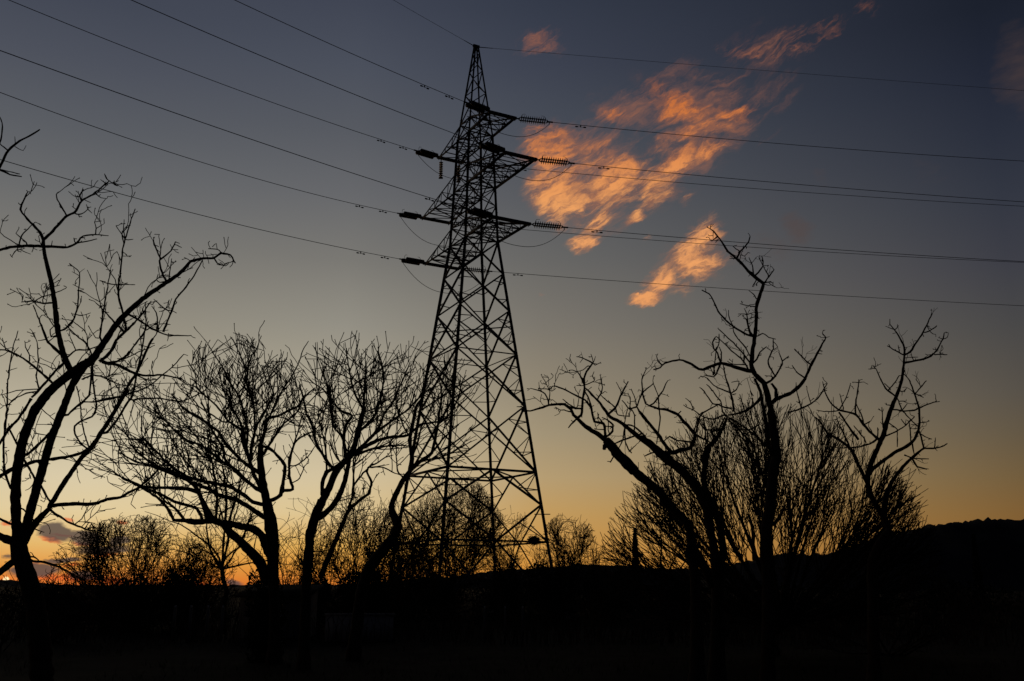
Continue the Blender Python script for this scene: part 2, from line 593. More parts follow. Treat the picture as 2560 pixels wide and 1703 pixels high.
def hill(name, ridge, dist, depth, seed, rough):
    """ridge: photograph pixels of the skyline; a long hill whose crest lies dist metres away"""
    pts = [at(x, y, dist) for x, y in ridge]
    xs = [p[0] for p in pts]
    zs = [p[2] for p in pts]
    n = 520
    X = np.linspace(xs[0], xs[-1], n)
    Z = np.interp(X, xs, zs)
    V, rows = [], 22
    for j in range(rows):
        t = j / (rows - 1) * 2 - 1           # -1 near foot, 0 crest, 1 far foot
        for i in range(n):
            prof = math.cos(t * math.pi / 2) ** 1.15
            g = (vnoise(X[i] / dist * 60, j * .7, seed) - .5) * (1 - abs(t)) * .16 * abs(t) * 4
            bump = 0
            if j == rows // 2 or abs(t) < .25:
                bump = rough * ((vnoise(X[i] / dist * 420, j * 3.1, seed + 5)) ** 2 + .6 * vnoise(X[i] / dist * 900, j * 5.3, seed + 9) ** 3)
            V.append((X[i] * (1 + t * .02), dist + t * depth, Z[i] * max(0, prof + g * prof) + (bump - rough * .45) * prof - 0.5 * abs(t)))
    Q = [(j * n + i, j * n + i + 1, (j + 1) * n + i + 1, (j + 1) * n + i) for j in range(rows - 1) for i in range(n - 1)]
    return tag(mesh_obj(name, V, [np.array(Q)], HILL, smooth=True), kind='structure')


hill("hill", [(1740, 1462), (1771, 1426), (1803, 1421), (1867, 1405), (1932, 1389), (1990, 1387), (2040, 1390), (2078, 1384),
              (2149, 1362), (2230, 1339), (2312, 1318), (2393, 1308), (2448, 1304), (2502, 1301), (2560, 1302), (2700, 1308),
              (2900, 1300), (3200, 1330), (3600, 1390), (4000, 1455)], 1100, 170, 3, 4.2)
hill("hill_range", [(-1400, 1462), (-900, 1440), (-500, 1448), (-200, 1446), (0, 1452), (60, 1452), (110, 1462), (300, 1466), (900, 1462),
                    (1150, 1440), (1300, 1424), (1443, 1412), (1580, 1414), (1606, 1420), (1660, 1421), (1722, 1423),
                    (1771, 1428), (1900, 1440), (2200, 1450), (2800, 1440), (3600, 1450), (4300, 1464)], 2600, 350, 11, 6.0)

# ------------------------------------------------------------------ the pylon
PD, PX, PSI = 58.0921, -2.3677, 0.4972
SN, CS = math.sin(PSI), math.cos(PSI)


def T(a, b, z):                 # a: towards the camera along the crossarms, b: along the line, z above eye level
    return np.array([PX + a * SN + b * CS, PD - a * CS + b * SN, z + EYE])


ZB = -EYE
L1t, L1b, L2t, L2b, L3t, L3b, R1, R2, H = 28.58, 27.53, 25.29, 24.01, 21.66, 20.46, 6.40, 2.48, 34.0
wL1, wL3, wR1 = .823, 1.096, 2.765
ARM = {1: (3.69, .833, L1b, L1t), 2: (5.89, .972, L2b, L2t), 3: (4.78, 1.152, L3b, L3t)}


def half(z):
    sl = (wR1 - wL3) / (R1 - L3b)
    if z < L3b:
        return wR1 + sl * (z - R1)
    if z < L1b:
        return wL3 + (wL1 - wL3) * (z - L3b) / (L1b - L3b)
    return wL1 + (.10 - wL1) * (z - L1b) / (H - L1b)


def leg(s, z):
    w = half(z)
    return T(s[0] * w, s[1] * w, z)


LEGS = [(1, -1), (1, 1), (-1, 1), (-1, -1)]
pylon = thing("pylon", "tall grey lattice steel pylon with six crossarms standing behind the bare trees", "pylon", (PX, PD, 0))
PO = (PX, PD, 0)
for k, s in enumerate(LEGS):
    g = Geo()
    zs = [ZB, R2, R1, L3b, L1b]
    for z0, z1 in zip(zs[:-1], zs[1:]):
        g.bar(leg(s, z0), leg(s, z1 + .05), .17 if z1 <= L3b else .15, L=True)
    g.bar(leg(s, L1b), leg(s, H), .10, L=True)
    z = 4.2
    while z < 30:                                   # climbing pegs
        p = leg(s, z)
        if k == 0:
            g.bar(p, p + np.array((-.20, -.05, 0)), .03)
        else:
            g.bar(p, p + (np.array((.10, 0, 0)) if k == 1 else np.array((-.10, 0, 0))), .025)
        z += .42 if k == 0 else 1.3
    g.build("leg", STEEL, pylon, PO)
    g = Geo()
    p = leg(s, ZB)
    V = []
    for h, w in ((-.3, .55), (.10, .55), (.42, .26)):
        V += [(p[0] + x * w, p[1] + y * w, h) for x, y in ((-1, -1), (1, -1), (1, 1), (-1, 1))]
    g.add(V, [np.array([(i + a, i + (a + 1) % 4, i + 4 + (a + 1) % 4, i + 4 + a) for i in (0, 4) for a in range(4)] + [(8, 9, 10, 11)])])
    g.build("foundation_block", CONCRETE, pylon, PO)


def lerp(a, b, t):
    return a + (b - a) * t


# peak
g = Geo()
zs = [L1t]
h = 1.05
while zs[-1] + h < H - .25:
    zs.append(zs[-1] + h)
    h *= .90
zs.append(H - .1)
for f in range(4):
    s0, s1 = LEGS[f], LEGS[(f + 1) % 4]
    for i, (z0, z1) in enumerate(zip(zs[:-1], zs[1:])):
        a, b = (s0, s1) if (i + f) % 2 else (s1, s0)
        g.bar(leg(a, z0), leg(b, z1), .055, L=True)
g.bar(T(0, -.22, H + .02), T(0, .22, H + .02), .16)
g.bar(T(-.12, 0, H - .1), T(.12, 0, H - .1), .14)
g.build("peak", STEEL, pylon, PO)

# body above the waist: crossed bracing on the four faces and flat bracing at each crossarm
zu = [L3b, L3t, 22.83, L2b, L2t, 26.41, L1b, L1t]
for f in range(4):
    s0, s1 = LEGS[f], LEGS[(f + 1) % 4]
    g = Geo()
    for z0, z1 in zip(zu[:-1], zu[1:]):
        g.bar(leg(s0, z0), leg(s1, z1), .058, L=True)
        g.bar(leg(s1, z0), leg(s0, z1), .058, L=True)
    for z in (L3b, L3t, L2b, L2t, L1b, L1t):
        g.bar(leg(s0, z), leg(s1, z), .066, L=True)
    g.build("upper_bracing", STEEL, pylon, PO)

# lower body: large crosses with thin redundant members
zl = [L3b]
for h in (2.05, 2.35, 2.7, 3.1, 3.86):
    zl.append(zl[-1] - h)
zl[-1] = R1
for f in range(4):
    s0, s1 = LEGS[f], LEGS[(f + 1) % 4]
    g = Geo()
    for i, (z1, z0) in enumerate(zip(zl[:-1], zl[1:])):
        A0, A1, B0, B1 = leg(s0, z0), leg(s0, z1), leg(s1, z0), leg(s1, z1)
        g.bar(A0, B1, .095, L=True)
        g.bar(B0, A1, .095, L=True)
        if i >= 1:
            w0, w1 = half(z0), half(z1)
            t = w0 / (w0 + w1)
            X = lerp(A0, B1, t)                     # crossing point
            zc = lerp(z0, z1, t)
            g.bar(X - np.array((0, 0, .15)), X + np.array((0, 0, .15)), .24, .03)   # gusset
            q = .5 if i < 3 else .36
            for (P0, P1, sg) in ((A0, A1, s0), (B0, B1, s1)):
                g.bar(lerp(P0, X, .5), leg(sg, lerp(z0, zc, .55)), .045)
                g.bar(lerp(P1, X, .5), leg(sg, lerp(zc, z1, .45)), .045)
                if i >= 2:
                    g.bar(lerp(P0, X, .5), leg(sg, zc), .04)
                    g.bar(lerp(P1, X, .5), leg(sg, zc), .04)
            if i % 2 == 0:
                g.bar(leg(s0, z0), leg(s1, z0), .06, L=True)
    g.build("lower_bracing", STEEL, pylon, PO)

# ring, knee braces and the lower ring
for z, w in ((R1, .12), (R2, .10)):
    ring = Geo()
    for f in range(4):
        s0, s1 = LEGS[f], LEGS[(f + 1) % 4]
        ring.bar(leg(s0, z), leg(s1, z), w, L=True)
    ring.build("horizontal_frame", STEEL, pylon, PO)
ring = Geo()
mids = [lerp(leg(LEGS[f], R1), leg(LEGS[(f + 1) % 4], R1), .5) for f in range(4)]
for f in range(4):
    ring.bar(mids[f], mids[(f + 1) % 4], .07, L=True)
ring.build("plan_bracing", STEEL, pylon, PO)
ZN = 4.55
for f in range(4):
    s0, s1 = LEGS[f], LEGS[(f + 1) % 4]
    g = Geo()
    m, lo = mids[f], lerp(leg(s0, R2), leg(s1, R2), .5)
    for sg in (s0, s1):
        n = leg(sg, ZN)
        g.bar(m, n, .11, L=True)
        g.bar(n, lo, .10, L=True)
        g.bar(lerp(m, n, .5), leg(sg, R1 - .05), .045)
        g.bar(lerp(m, n, .5), leg(sg, lerp(R1, ZN, .55)), .045)
        g.bar(lerp(n, lo, .5), leg(sg, R2 + .05), .05)
        g.bar(lo, leg(sg, ZB + .35), .09, L=True)
        g.bar(lerp(lo, leg(sg, ZB + .35), .5), leg(sg, lerp(R2, ZB, .5)), .05)
    g.build("knee_bracing", STEEL, pylon, PO)
for s in LEGS:                                      # spiked collars against climbing
    g = Geo()
    p = leg(s, 4.02)
    g.bar(p + np.array((-.48, 0, 0)), p + np.array((.42, 0, 0)), .05)
    g.bar(p + np.array((0, -.45, .03)), p + np.array((0, .45, .03)), .05)
    g.build("anticlimb_collar", STEEL, pylon, PO)


def crossarm(i, sa):
    a, e, zb, zt = ARM[i]
    wb, wt = half(zb), half(zt)
    g = Geo()
    tips = [T(sa * a, -e, zb), T(sa * a, e, zb)]
    bl = [T(sa * wb, -wb, zb), T(sa * wb, wb, zb)]
    tl = [T(sa * wt, -wt, zt), T(sa * wt, wt, zt)]
    n = {1: 3, 2: 5, 3: 4}[i]
    for k in range(2):
        g.bar(bl[k], tips[k], .12, L=True)
        g.bar(tl[k], tips[k], .075, L=True)
        for j in range(1, n):                       # side frames
            b, t = lerp(bl[k], tips[k], j / n), lerp(tl[k], tips[k], j / n)
            g.bar(b, t, .04)
            g.bar(b if j % 2 else lerp(bl[k], tips[k], (j - 1) / n), lerp(tl[k], tips[k], (j - 1) / n) if j % 2 else t, .045)
    for j in range(1, n):                           # underside lacing
        g.bar(lerp(bl[0], tips[0], j / n), lerp(bl[1], tips[1], j / n), .052, L=True)
    for j in range(n):
        p, q = (0, 1) if j % 2 else (1, 0)
        g.bar(lerp(bl[p], tips[p], j / n), lerp(bl[q], tips[q], (j + 1) / n), .055, L=True)
        if i > 1 and j < n - 1:
            g.bar(lerp(bl[q], tips[q], j / n), lerp(bl[p], tips[p], (j + 1) / n), .042, L=True)
    for j in range(1, n):
        g.bar(lerp(tl[0], tips[0], j / n), lerp(tl[1], tips[1], j / n), .035)
    o = g.build("crossarm", STEEL, pylon, PO)
    g = Geo()
    g.bar(lerp(tips[0], tips[1], -.06), lerp(tips[0], tips[1], 1.06), .20, .16)
    g.build("end_beam", STEEL, o, PO)
    g = Geo()
    for k in range(2):                              # hanger plates
        p = tips[k]
        g.bar(p + np.array((0, 0, .10)), p + np.array((0, 0, -.16)), .10, .05)
    g.build("hanger_plate", STEEL, o, PO)
    return tips


TIP = {}
for i in (1, 2, 3):
    for sa in (1, -1):
        TIP[(sa, i)] = crossarm(i, sa)

# plan bracing inside the body
for z in (L3b, L2b, L1b, 15.0):
    g = Geo()
    c = [leg(s, z) for s in LEGS]
    g.bar(c[0], c[2], .06)
    g.bar(c[1] + np.array((0, 0, .07)), c[3] + np.array((0, 0, .07)), .06)
    g.build("plan_bracing", STEEL, pylon, PO)

# ------------------------------------------------------------------ conductors, insulators, jumpers
LINE = {  # (arm side, level, line side): slope, curvature of the fitted span
    (1, 1, 1): (-.05393, 7.758e-4), (1, 2, 1): (-.05411, 6e-4), (1, 3, 1): (-.05274, 6.704e-4),
    (-1, 1, 1): (-.05146, 6e-4), (-1, 2, 1): (-.05012, 6e-4), (-1, 3, 1): (-.0427, 3.963e-4),
    (1, 1, -1): (-.11298, 16.155e-4), (1, 2, -1): (-.10701, 13.138e-4), (1, 3, -1): (-.09657, 10.448e-4),
    (-1, 1, -1): (-.13182, 18.331e-4), (-1, 2, -1): (-.16422, 31.456e-4), (-1, 3, -1): (-.13612, 20.799e-4)}
EARTH = {1: (-.01997, 1.218e-4), -1: (-.04592, 9e-4)}
BETA = {1: .12, -1: 4.03}


def span(P, side, m, k, s):
    b = BETA[side]
    s1 = 30.0 if side < 0 else 200.0
    z = m * s + k * s * s if s < s1 else m * s1 + k * s1 * s1 + (m + 2 * k * s1) * .4 * (s - s1)
    return np.array([P[0] + s * math.cos(b), P[1] + s * math.sin(b), P[2] + z])


def frame_of(P, Q):
    x = (Q - P) / np.linalg.norm(Q - P)
    y = np.cross((0, 0, 1), x)
    y /= np.linalg.norm(y)
    z = np.cross(x, y)
    return x, y, z


def disc_chain(n, pitch, rad):
    """string of cap-and-pin discs along +X, as rings"""
    prof = [(0, .02)]
    for i in range(n):
        o = i * pitch + .02
        prof += [(o, .035), (o + .045, .05), (o + .06, rad), (o + .075, rad * .96), (o + .085, rad * .5), (o + .10, .026)]
    prof.append((n * pitch + .04, .02))
    return prof


def lathe(g, P, axes, prof, sides=12, y0=0.0, z0=0.0):
    x, y, z = axes
    V = []
    for h, r in prof:
        for k in range(sides):
            a = 2 * math.pi * k / sides
            V.append(P + x * h + y * (y0 + r * math.cos(a)) + z * (z0 + r * math.sin(a)))
    n = len(prof)
    q = [(i * sides + k, i * sides + (k + 1) % sides, (i + 1) * sides + (k + 1) % sides, (i + 1) * sides + k)
         for i in range(n - 1) for k in range(sides)]
    g.add(V, [np.array(q), np.array([list(range(sides))[::-1], [(n - 1) * sides + k for k in range(sides)]])])


STRING_L = 2.15
side_word = {1: "right", -1: "left"}
arm_word = {(1, 1): "upper near", (1, 2): "middle near", (1, 3): "lower near", (-1, 1): "upper far", (-1, 2): "middle far", (-1, 3): "lower far"}


def insulator_string(sa, i, side):
    P = TIP[(sa, i)][0 if side < 0 else 1]
    m, k = LINE[(sa, i, side)]
    Q = span(P, side, m, k, STRING_L)
    x, y, z = ax = frame_of(P, Q)
    root = thing("insulator_string",
                 "ribbed double insulator string pulling %s from the %s crossarm of the pylon" % (side_word[side], arm_word[(sa, i)]),
                 "insulator", tuple(P), "tension insulator strings on the pylon crossarms")
    og = tuple(P)
    g = Geo()
    g.bar(P + x * .03, P + x * .32, .05)
    g.bar(P + x * .10, P + x * .22, .09, .05)
    g.build("shackle", STEEL, root, og)
    for h in (.30, 1.93):
        g = Geo()
        c = P + x * (h + .02)
        tip_ = P + x * (h - .10 if h < 1 else h + .16)
        V = []
        for dz in (-.02, .02):
            V += [c - y * .24 + z * dz, c + y * .24 + z * dz, tip_ + z * dz]
        g.add(V, [np.array([(0, 1, 4, 3), (1, 2, 5, 4), (2, 0, 3, 5)]), np.array([(2, 1, 0), (3, 4, 5)])])
        g.build("yoke_plate", STEEL, root, og)
    for y0 in (-.20, .20):
        g = Geo()
        lathe(g, P + x * .33, ax, disc_chain(12, .13, .15), 12, y0)
        g.build("disc_chain", GLASSY, root, og, smooth=False)
    for h, d in ((.40, 1), (1.88, -1)):
        g = Geo()
        pts = [P + x * h + z * .02, P + x * (h + .02 * d) + z * .22, P + x * (h + .10 * d) + z * .33, P + x * (h + .26 * d) + z * .34]
        g.tubes([(smooth_path(pts, .06), .014, .011)], 6)
        g.build("arcing_horn", STEEL, root, og)
    g = Geo()
    g.bar(P + x * 2.02, P + x * 2.34, .07)
    g.bar(P + x * 2.12, P + x * 2.12 - z * .16, .05)
    g.build("dead_end_clamp", STEEL, root, og)
    return P + x * 2.15 - z * .12, P + x * 2.3


def damper(parent, P, d, og):
    g = Geo()
    x, y, z = frame_of(P, P + d)
    g.bar(P - z * .01, P - z * .13, .06)
    g.tubes([([P - x * .27 - z * .13, P - z * .11, P + x * .27 - z * .13], .012, .012)], 5)
    o = g.build("vibration_damper", STEEL, parent, og)
    for s in (-1, 1):
        g = Geo()
        lathe(g, P + x * (.25 * s - .09) - z * .12, (x, y, z), [(0, .024), (.03, .042), (.15, .042), (.18, .024)], 8)
        g.build("damper_weight", STEEL, o, og)


DAMP = {(1, 1, -1): (3.6, 5.6), (1, 2, -1): (3.4,), (1, 3, -1): (3.4, 5.2), (-1, 1, -1): (3.3, 5.2), (-1, 2, -1): (3.6, 5.6), (-1, 3, -1): (3.6, 5.6)}
for (sa, i, side), (m, k) in LINE.items():
    jp, cp = insulator_string(sa, i, side)
    P = TIP[(sa, i)][0 if side < 0 else 1]
    smax = 150 if side > 0 else 95
    ss = np.concatenate([np.linspace(STRING_L + .1, 40, 60), np.linspace(42, smax, 40)])
    g = Geo()
    g.tubes([([span(P, side, m, k, s) for s in ss], .017, .017)], 6)
    w = g.build("conductor", CABLE, None, tuple(span(P, side, m, k, STRING_L)))
    tag(w, "thin power line running %s off the frame from the %s crossarm" % (side_word[side], arm_word[(sa, i)]), "power line",
        "power lines strung from the pylon")
    for s in (DAMP[(sa, i, side)] if side < 0 else (4.05,)):
        p = span(P, side, m, k, s)
        damper(w, p, span(P, side, m, k, s + .1) - p, tuple(span(P, side, m, k, STRING_L)))
    TIP[(sa, i, side)] = jp

for side, (m, k) in EARTH.items():
    P = T(0, .2 * side, H + .02)
    smax = 150 if side > 0 else 95
    g = Geo()
    g.tubes([([span(P, side, m, k, s) for s in np.linspace(0, smax, 110)], .011, .011)], 5)
    g.tubes([([span(P, side, m, k, s) for s in np.linspace(0, .9, 4)], .03, .02)], 5)
    tag(g.build("earth_wire", CABLE, None, tuple(P)),
        "thinnest wire, running %s from the very tip of the pylon" % ("right" if side > 0 else "up and left"), "power line",
        "power lines strung from the pylon")

for sa in (1, -1):
    for i in (1, 2, 3):
        A, B = TIP[(sa, i, -1)], TIP[(sa, i, 1)]
        pts = []
        sag = {(1, 1): 1.35, (1, 2): 1.45, (1, 3): 1.5, (-1, 1): 1.35, (-1, 2): 1.7, (-1, 3): 1.75}[(sa, i)]
        for t in np.linspace(0, 1, 41):
            p = lerp(A, B, t)
            p = p - np.array((0, 0, sag * (1 - abs(2 * t - 1) ** 2.3)))
            pts.append(p)
        g = Geo()
        g.tubes([(pts, .016, .016)], 6)
        tag(g.build("jumper_cable", CABLE, None, tuple(A)),
            "slack cable loop hanging beneath the %s crossarm of the pylon" % arm_word[(sa, i)], "cable", "jumper loops under the crossarms")

a1, e1 = ARM[1][0], ARM[1][1]
for n_, b in enumerate((-.66, .62)):
    P = T(-a1, b, L1b - .12)
    root = thing("insulator_string", "upright insulator string hanging from the upper far crossarm, %s" % ("leftmost of the pair" if n_ == 0 else "beside the pylon leg"),
                 "insulator", tuple(P), "hanging insulator strings on the pylon")
    ax = (np.array((0, 0, -1.)), np.array((1., 0, 0)), np.array((0, -1., 0)))
    g = Geo()
    lathe(g, P + np.array((0, 0, -.12)), ax, disc_chain(9, .13, .14), 12)
    g.build("disc_chain", GLASSY, root, tuple(P))
    g = Geo()
    g.bar(P, P + np.array((0, 0, -.14)), .05)
    g.build("shackle", STEEL, root, tuple(P))
    g = Geo()
    q = P + np.array((0, 0, -1.32))
    g.bar(q + np.array((-.14, 0, 0)), q + np.array((.14, 0, 0)), .06)
    g.build("cable_clamp", STEEL, root, tuple(P))

# a dark clump of sticks wedged on the lower ring of the pylon
g = Geo()
nc_ = lerp(leg(LEGS[1], R2), leg(LEGS[2], R2), .24) + np.array((0, 0, .14))
st = []
for _ in range(520):
    u = unit((rng.gauss(0, 1), rng.gauss(0, 1), rng.gauss(0, 1)))
    r = rng.uniform(.08, .33)
    p = np.array((u[0] * r, u[1] * r, u[2] * r * .85))
    d = np.array(unit((rng.gauss(0, 1), rng.gauss(0, 1), rng.gauss(0, .45)))) * rng.uniform(.08, .22)
    st.append(([nc_ + p - d, nc_ + p + d * .2, nc_ + p + d], .012, .006))
g.tubes(st, 4)
tag(g.build("bird_nest", TWIG, None, tuple(nc_)), "round dark nest of sticks wedged on the right foot of the pylon", "nest")

# ------------------------------------------------------------------ trees
VIEW = {'5': (0, 250, 2.4125), 'A': (0, 600, 3.919), 'B': (240, 700, 3.919), 'C': (0, 950, 3.919), 'S': (0, 1250, 6.8167),
        '6': (0, 850, 2.3406), 'R': (1280, 860, 4.9), 'Q': (1600, 800, 4.355), 'P': (1740, 540, 4.611), 'O': (1980, 760, 3.919),
        'N': (1560, 1120, 4.611), 'K': (1960, 1100, 4.356), 'm': (340, 1020, 3.408), 'n': (700, 1000, 3.267), 'o': (420, 820, 4.611)}


class Tree:
    """A bare tree. Its limbs follow drawn curves (photograph pixels) that set off into depth as they
    grow, its smaller branches and spurs are grown from them in three dimensions."""

    def __init__(t, name, label, cat, group, depth, seed, spread=.5):
        t.name, t.label, t.cat, t.group = name, label, cat, group
        t.D, t.rng, t.spread = depth, random.Random(seed), spread
        t.fat = 1.0
        t.k = depth / F                 # metres per pixel at the tree
        t.px = np.zeros((0, 2))
        t.dep = np.zeros(0)
        t.trunk, t.limbs, t.branches, t.twigs = [], [], [], []
        t.all = []

    def trace(t, text):
        for line in text.strip().splitlines():
            w = line.split()
            flag = ''
            if w[0] == 'T':
                flag, w = 'T', w[1:]
            ox, oy, sc = VIEW[w[0]]
            w0, w1 = (v * (t.fat * 1.02 + .62 * math.exp(-v / 3.0)) for v in (float(w[1]) / sc, float(w[2]) / sc))
            w1 = max(w1, min(.66 * w0, 2.1))
            nums = [float(v) for v in w[3:]]
            pts = [(ox + nums[i] / sc, oy + nums[i + 1] / sc) for i in range(0, len(nums), 2)]
            t.add(pts, w0, w1, flag)

    def add(t, pts, w0, w1, flag=''):
        rg = t.rng
        P = smooth_path(pts, 9 if w0 > 4 else 6, .55)
        n = len(P)
        if n < 2:
            return
        d = t.D
        if len(t.px) and flag != 'T':
            q = np.hypot(t.px[:, 0] - P[0, 0], t.px[:, 1] - P[0, 1])
            i = q.argmin()
            j = np.hypot(t.px[:, 0] - P[-1, 0], t.px[:, 1] - P[-1, 1]).argmin()
            qe = math.hypot(*(t.px[j] - P[-1]))
            if q[i] < 26:
                d = t.dep[i]
                if q[i] < 14:
                    P[0] = P[0] * .4 + t.px[i] * .6
            if q[i] > 30 and qe < 12:   # drawn towards its root
                d = t.dep[j]
        L = np.concatenate([[0], np.cumsum(np.hypot(*(P[1:] - P[:-1]).T))]) * t.k
        if flag == 'T':
            dep = d + L * 0
        else:
            s = rg.uniform(-1, 1)
            s = math.copysign(abs(s) ** .8, s) * t.spread
            wob = np.cumsum(np.array([rg.gauss(0, .018) for _ in range(n)])) * t.k * 9
            dep = d + s * L + wob - wob[0]
            lim = 2.2
            dep = t.D + lim * np.tanh((dep - t.D) / lim)
        jit = np.array([[rg.gauss(0, .35), rg.gauss(0, .35)] for _ in range(n)])
        jit[0] = 0
        Q = P + jit * min(1.25, .55 + w0 * .09)
        pts3 = [at(Q[i, 0], Q[i, 1], dep[i]) for i in range(n)]
        if flag == 'T':
            pts3[0] = (pts3[0][0], pts3[0][1], ground_z(pts3[0][0], pts3[0][1]) - .06)
        f = np.linspace(0, 1, n)
        if flag == 'T':
            rad = (w0 + (w1 - w0) * f ** .6) / 2 * t.k
            rad = rad * (1 + .5 * np.exp(-f * 12))
        else:
            rad = (w0 + (w1 - w0) * f ** 1.25) / 2 * t.k * dep / t.D
        rad = rad * np.array([1 + rg.gauss(0, .045 if w0 > 12 else .085) for _ in range(n)])
        rad[-1] *= .9
        it = (pts3, list(rad))
        if flag == 'T':
            t.trunk.append(it)
        elif w0 > 7:
            t.limbs.append(it)
        else:
            t.branches.append(it)
        t.all.append(it)
        t.px = np.vstack([t.px, P])
        t.dep = np.concatenate([t.dep, dep])

    # -- growth in three dimensions
    def grow(t, p, d, L, r, lvl, par):
        rg = t.rng
        n = par['n'][lvl] if lvl < len(par['n']) else 4
        seg = L / n
        wob, up, env = par['wob'], par['up'], par.get('env')
        pts = [p]
        for i in range(n):
            d = unit((d[0] + rg.gauss(0, wob), d[1] + rg.gauss(0, wob), d[2] + rg.gauss(0, wob) + up))
            p = (p[0] + d[0] * seg, p[1] + d[1] * seg, p[2] + d[2] * seg)
            if env and not env(p):
                if rg.random() < .75 or len(pts) > 2:
                    break
            pts.append(p)
        if len(pts) < 2:
            return
        rt = max(par['rmin'], r * .55)
        t.twigs.append((pts, r, rt))
        if lvl + 1 < par['levels']:
            c = par['kids'][lvl]
            m = int(c) + (1 if rg.random() < c - int(c) else 0)
            for _ in range(m):
                i = rg.randrange(1, len(pts))
                a = rg.uniform(*par['ang'])
                q = unit((rg.gauss(0, 1), rg.gauss(0, 1), rg.gauss(0, 1)))
                dot = q[0] * d[0] + q[1] * d[1] + q[2] * d[2]
                q = unit((q[0] - dot * d[0], q[1] - dot * d[1], q[2] - dot * d[2]))
                e = (pts[i][0] - pts[i - 1][0], pts[i][1] - pts[i - 1][1], pts[i][2] - pts[i - 1][2])
                e = unit(e)
                nd = unit((e[0] * math.cos(a) + q[0] * math.sin(a), e[1] * math.cos(a) + q[1] * math.sin(a), e[2] * math.cos(a) + q[2] * math.sin(a)))
                t.grow(pts[i], nd, L * rg.uniform(*par['len']), max(par['rmin'], r * .62), lvl + 1, par)
        elif par.get('buds') and rg.random() < par['buds']:
            p = pts[-1]
            e = unit((p[0] - pts[-2][0], p[1] - pts[-2][1], p[2] - pts[-2][2]))
            b = rt * 2.0
            t.twigs.append(([p, (p[0] + e[0] * b * 1.6, p[1] + e[1] * b * 1.6, p[2] + e[2] * b * 1.6)], rt * 1.55, rt * 1.1))

    def shoots(t, every, L, r, par, minr=0.0, maxr=1.0, frm=.12, out=.4, items=None, upb=.3, tang=.6):
        """side shoots along everything drawn so far"""
        rg = t.rng
        for pts, rad in list(items if items is not None else t.limbs + t.branches):
            acc = rg.uniform(0, every)
            n = len(pts)
            for i in range(1, n):
                a, b = pts[i - 1], pts[i]
                acc += math.dist(a, b)
                if acc < every or i < n * frm or not (minr <= rad[i] <= maxr):
                    continue
                acc = rg.uniform(-.4, .4) * every
                e = unit((b[0] - a[0], b[1] - a[1], b[2] - a[2]))
                q = (rg.gauss(0, 1), rg.gauss(0, 1), rg.gauss(0, 1))
                q = unit(q)
                d = unit((e[0] * tang + q[0] * (1 - tang) * 1.3, e[1] * tang + q[1] * (1 - tang) * 1.3, e[2] * tang + q[2] * (1 - tang) * 1.3 + upb))
                rr = min(r, rad[i] * .8)
                t.grow(b, d, rg.uniform(*L), max(par['rmin'], rr), 0, par)

    def build(t, parent_mesh_names=("trunk", "limb", "branches", "twigs")):
        base = t.trunk[0][0][0] if t.trunk else (t.twigs[0][0][0])
        base = (base[0], base[1], 0.0)
        root = thing(t.name, t.label, t.cat, base, t.group)
        if t.trunk:
            g = Geo()
            g.tubes(t.trunk, 10)
            g.build("trunk", BARK, root, base, True)
        for it in t.limbs:
            g = Geo()
            g.tubes([it], 8)
            g.build("limb", BARK, root, base, True)
        if t.branches:
            g = Geo()
            g.tubes(t.branches, 6)
            g.build("branches", BARK, root, base, True)
        if t.twigs:
            g = Geo()
            big = [p for p in t.twigs if p[1] > .02]
            fine = [p for p in t.twigs if p[1] <= .02]
            if big:
                g.tubes(big, 5)
            if fine:
                g.tubes(fine, 3)
            g.build("twigs", TWIG, root, base)
        return root


SPUR = dict(n=(3, 3), wob=.22, up=.05, levels=2, kids=(.7,), ang=(.5, 1.2), len=(.4, .7), rmin=.0022, buds=.5)
ORCHARD = "bare orchard trees in front of the pylon"

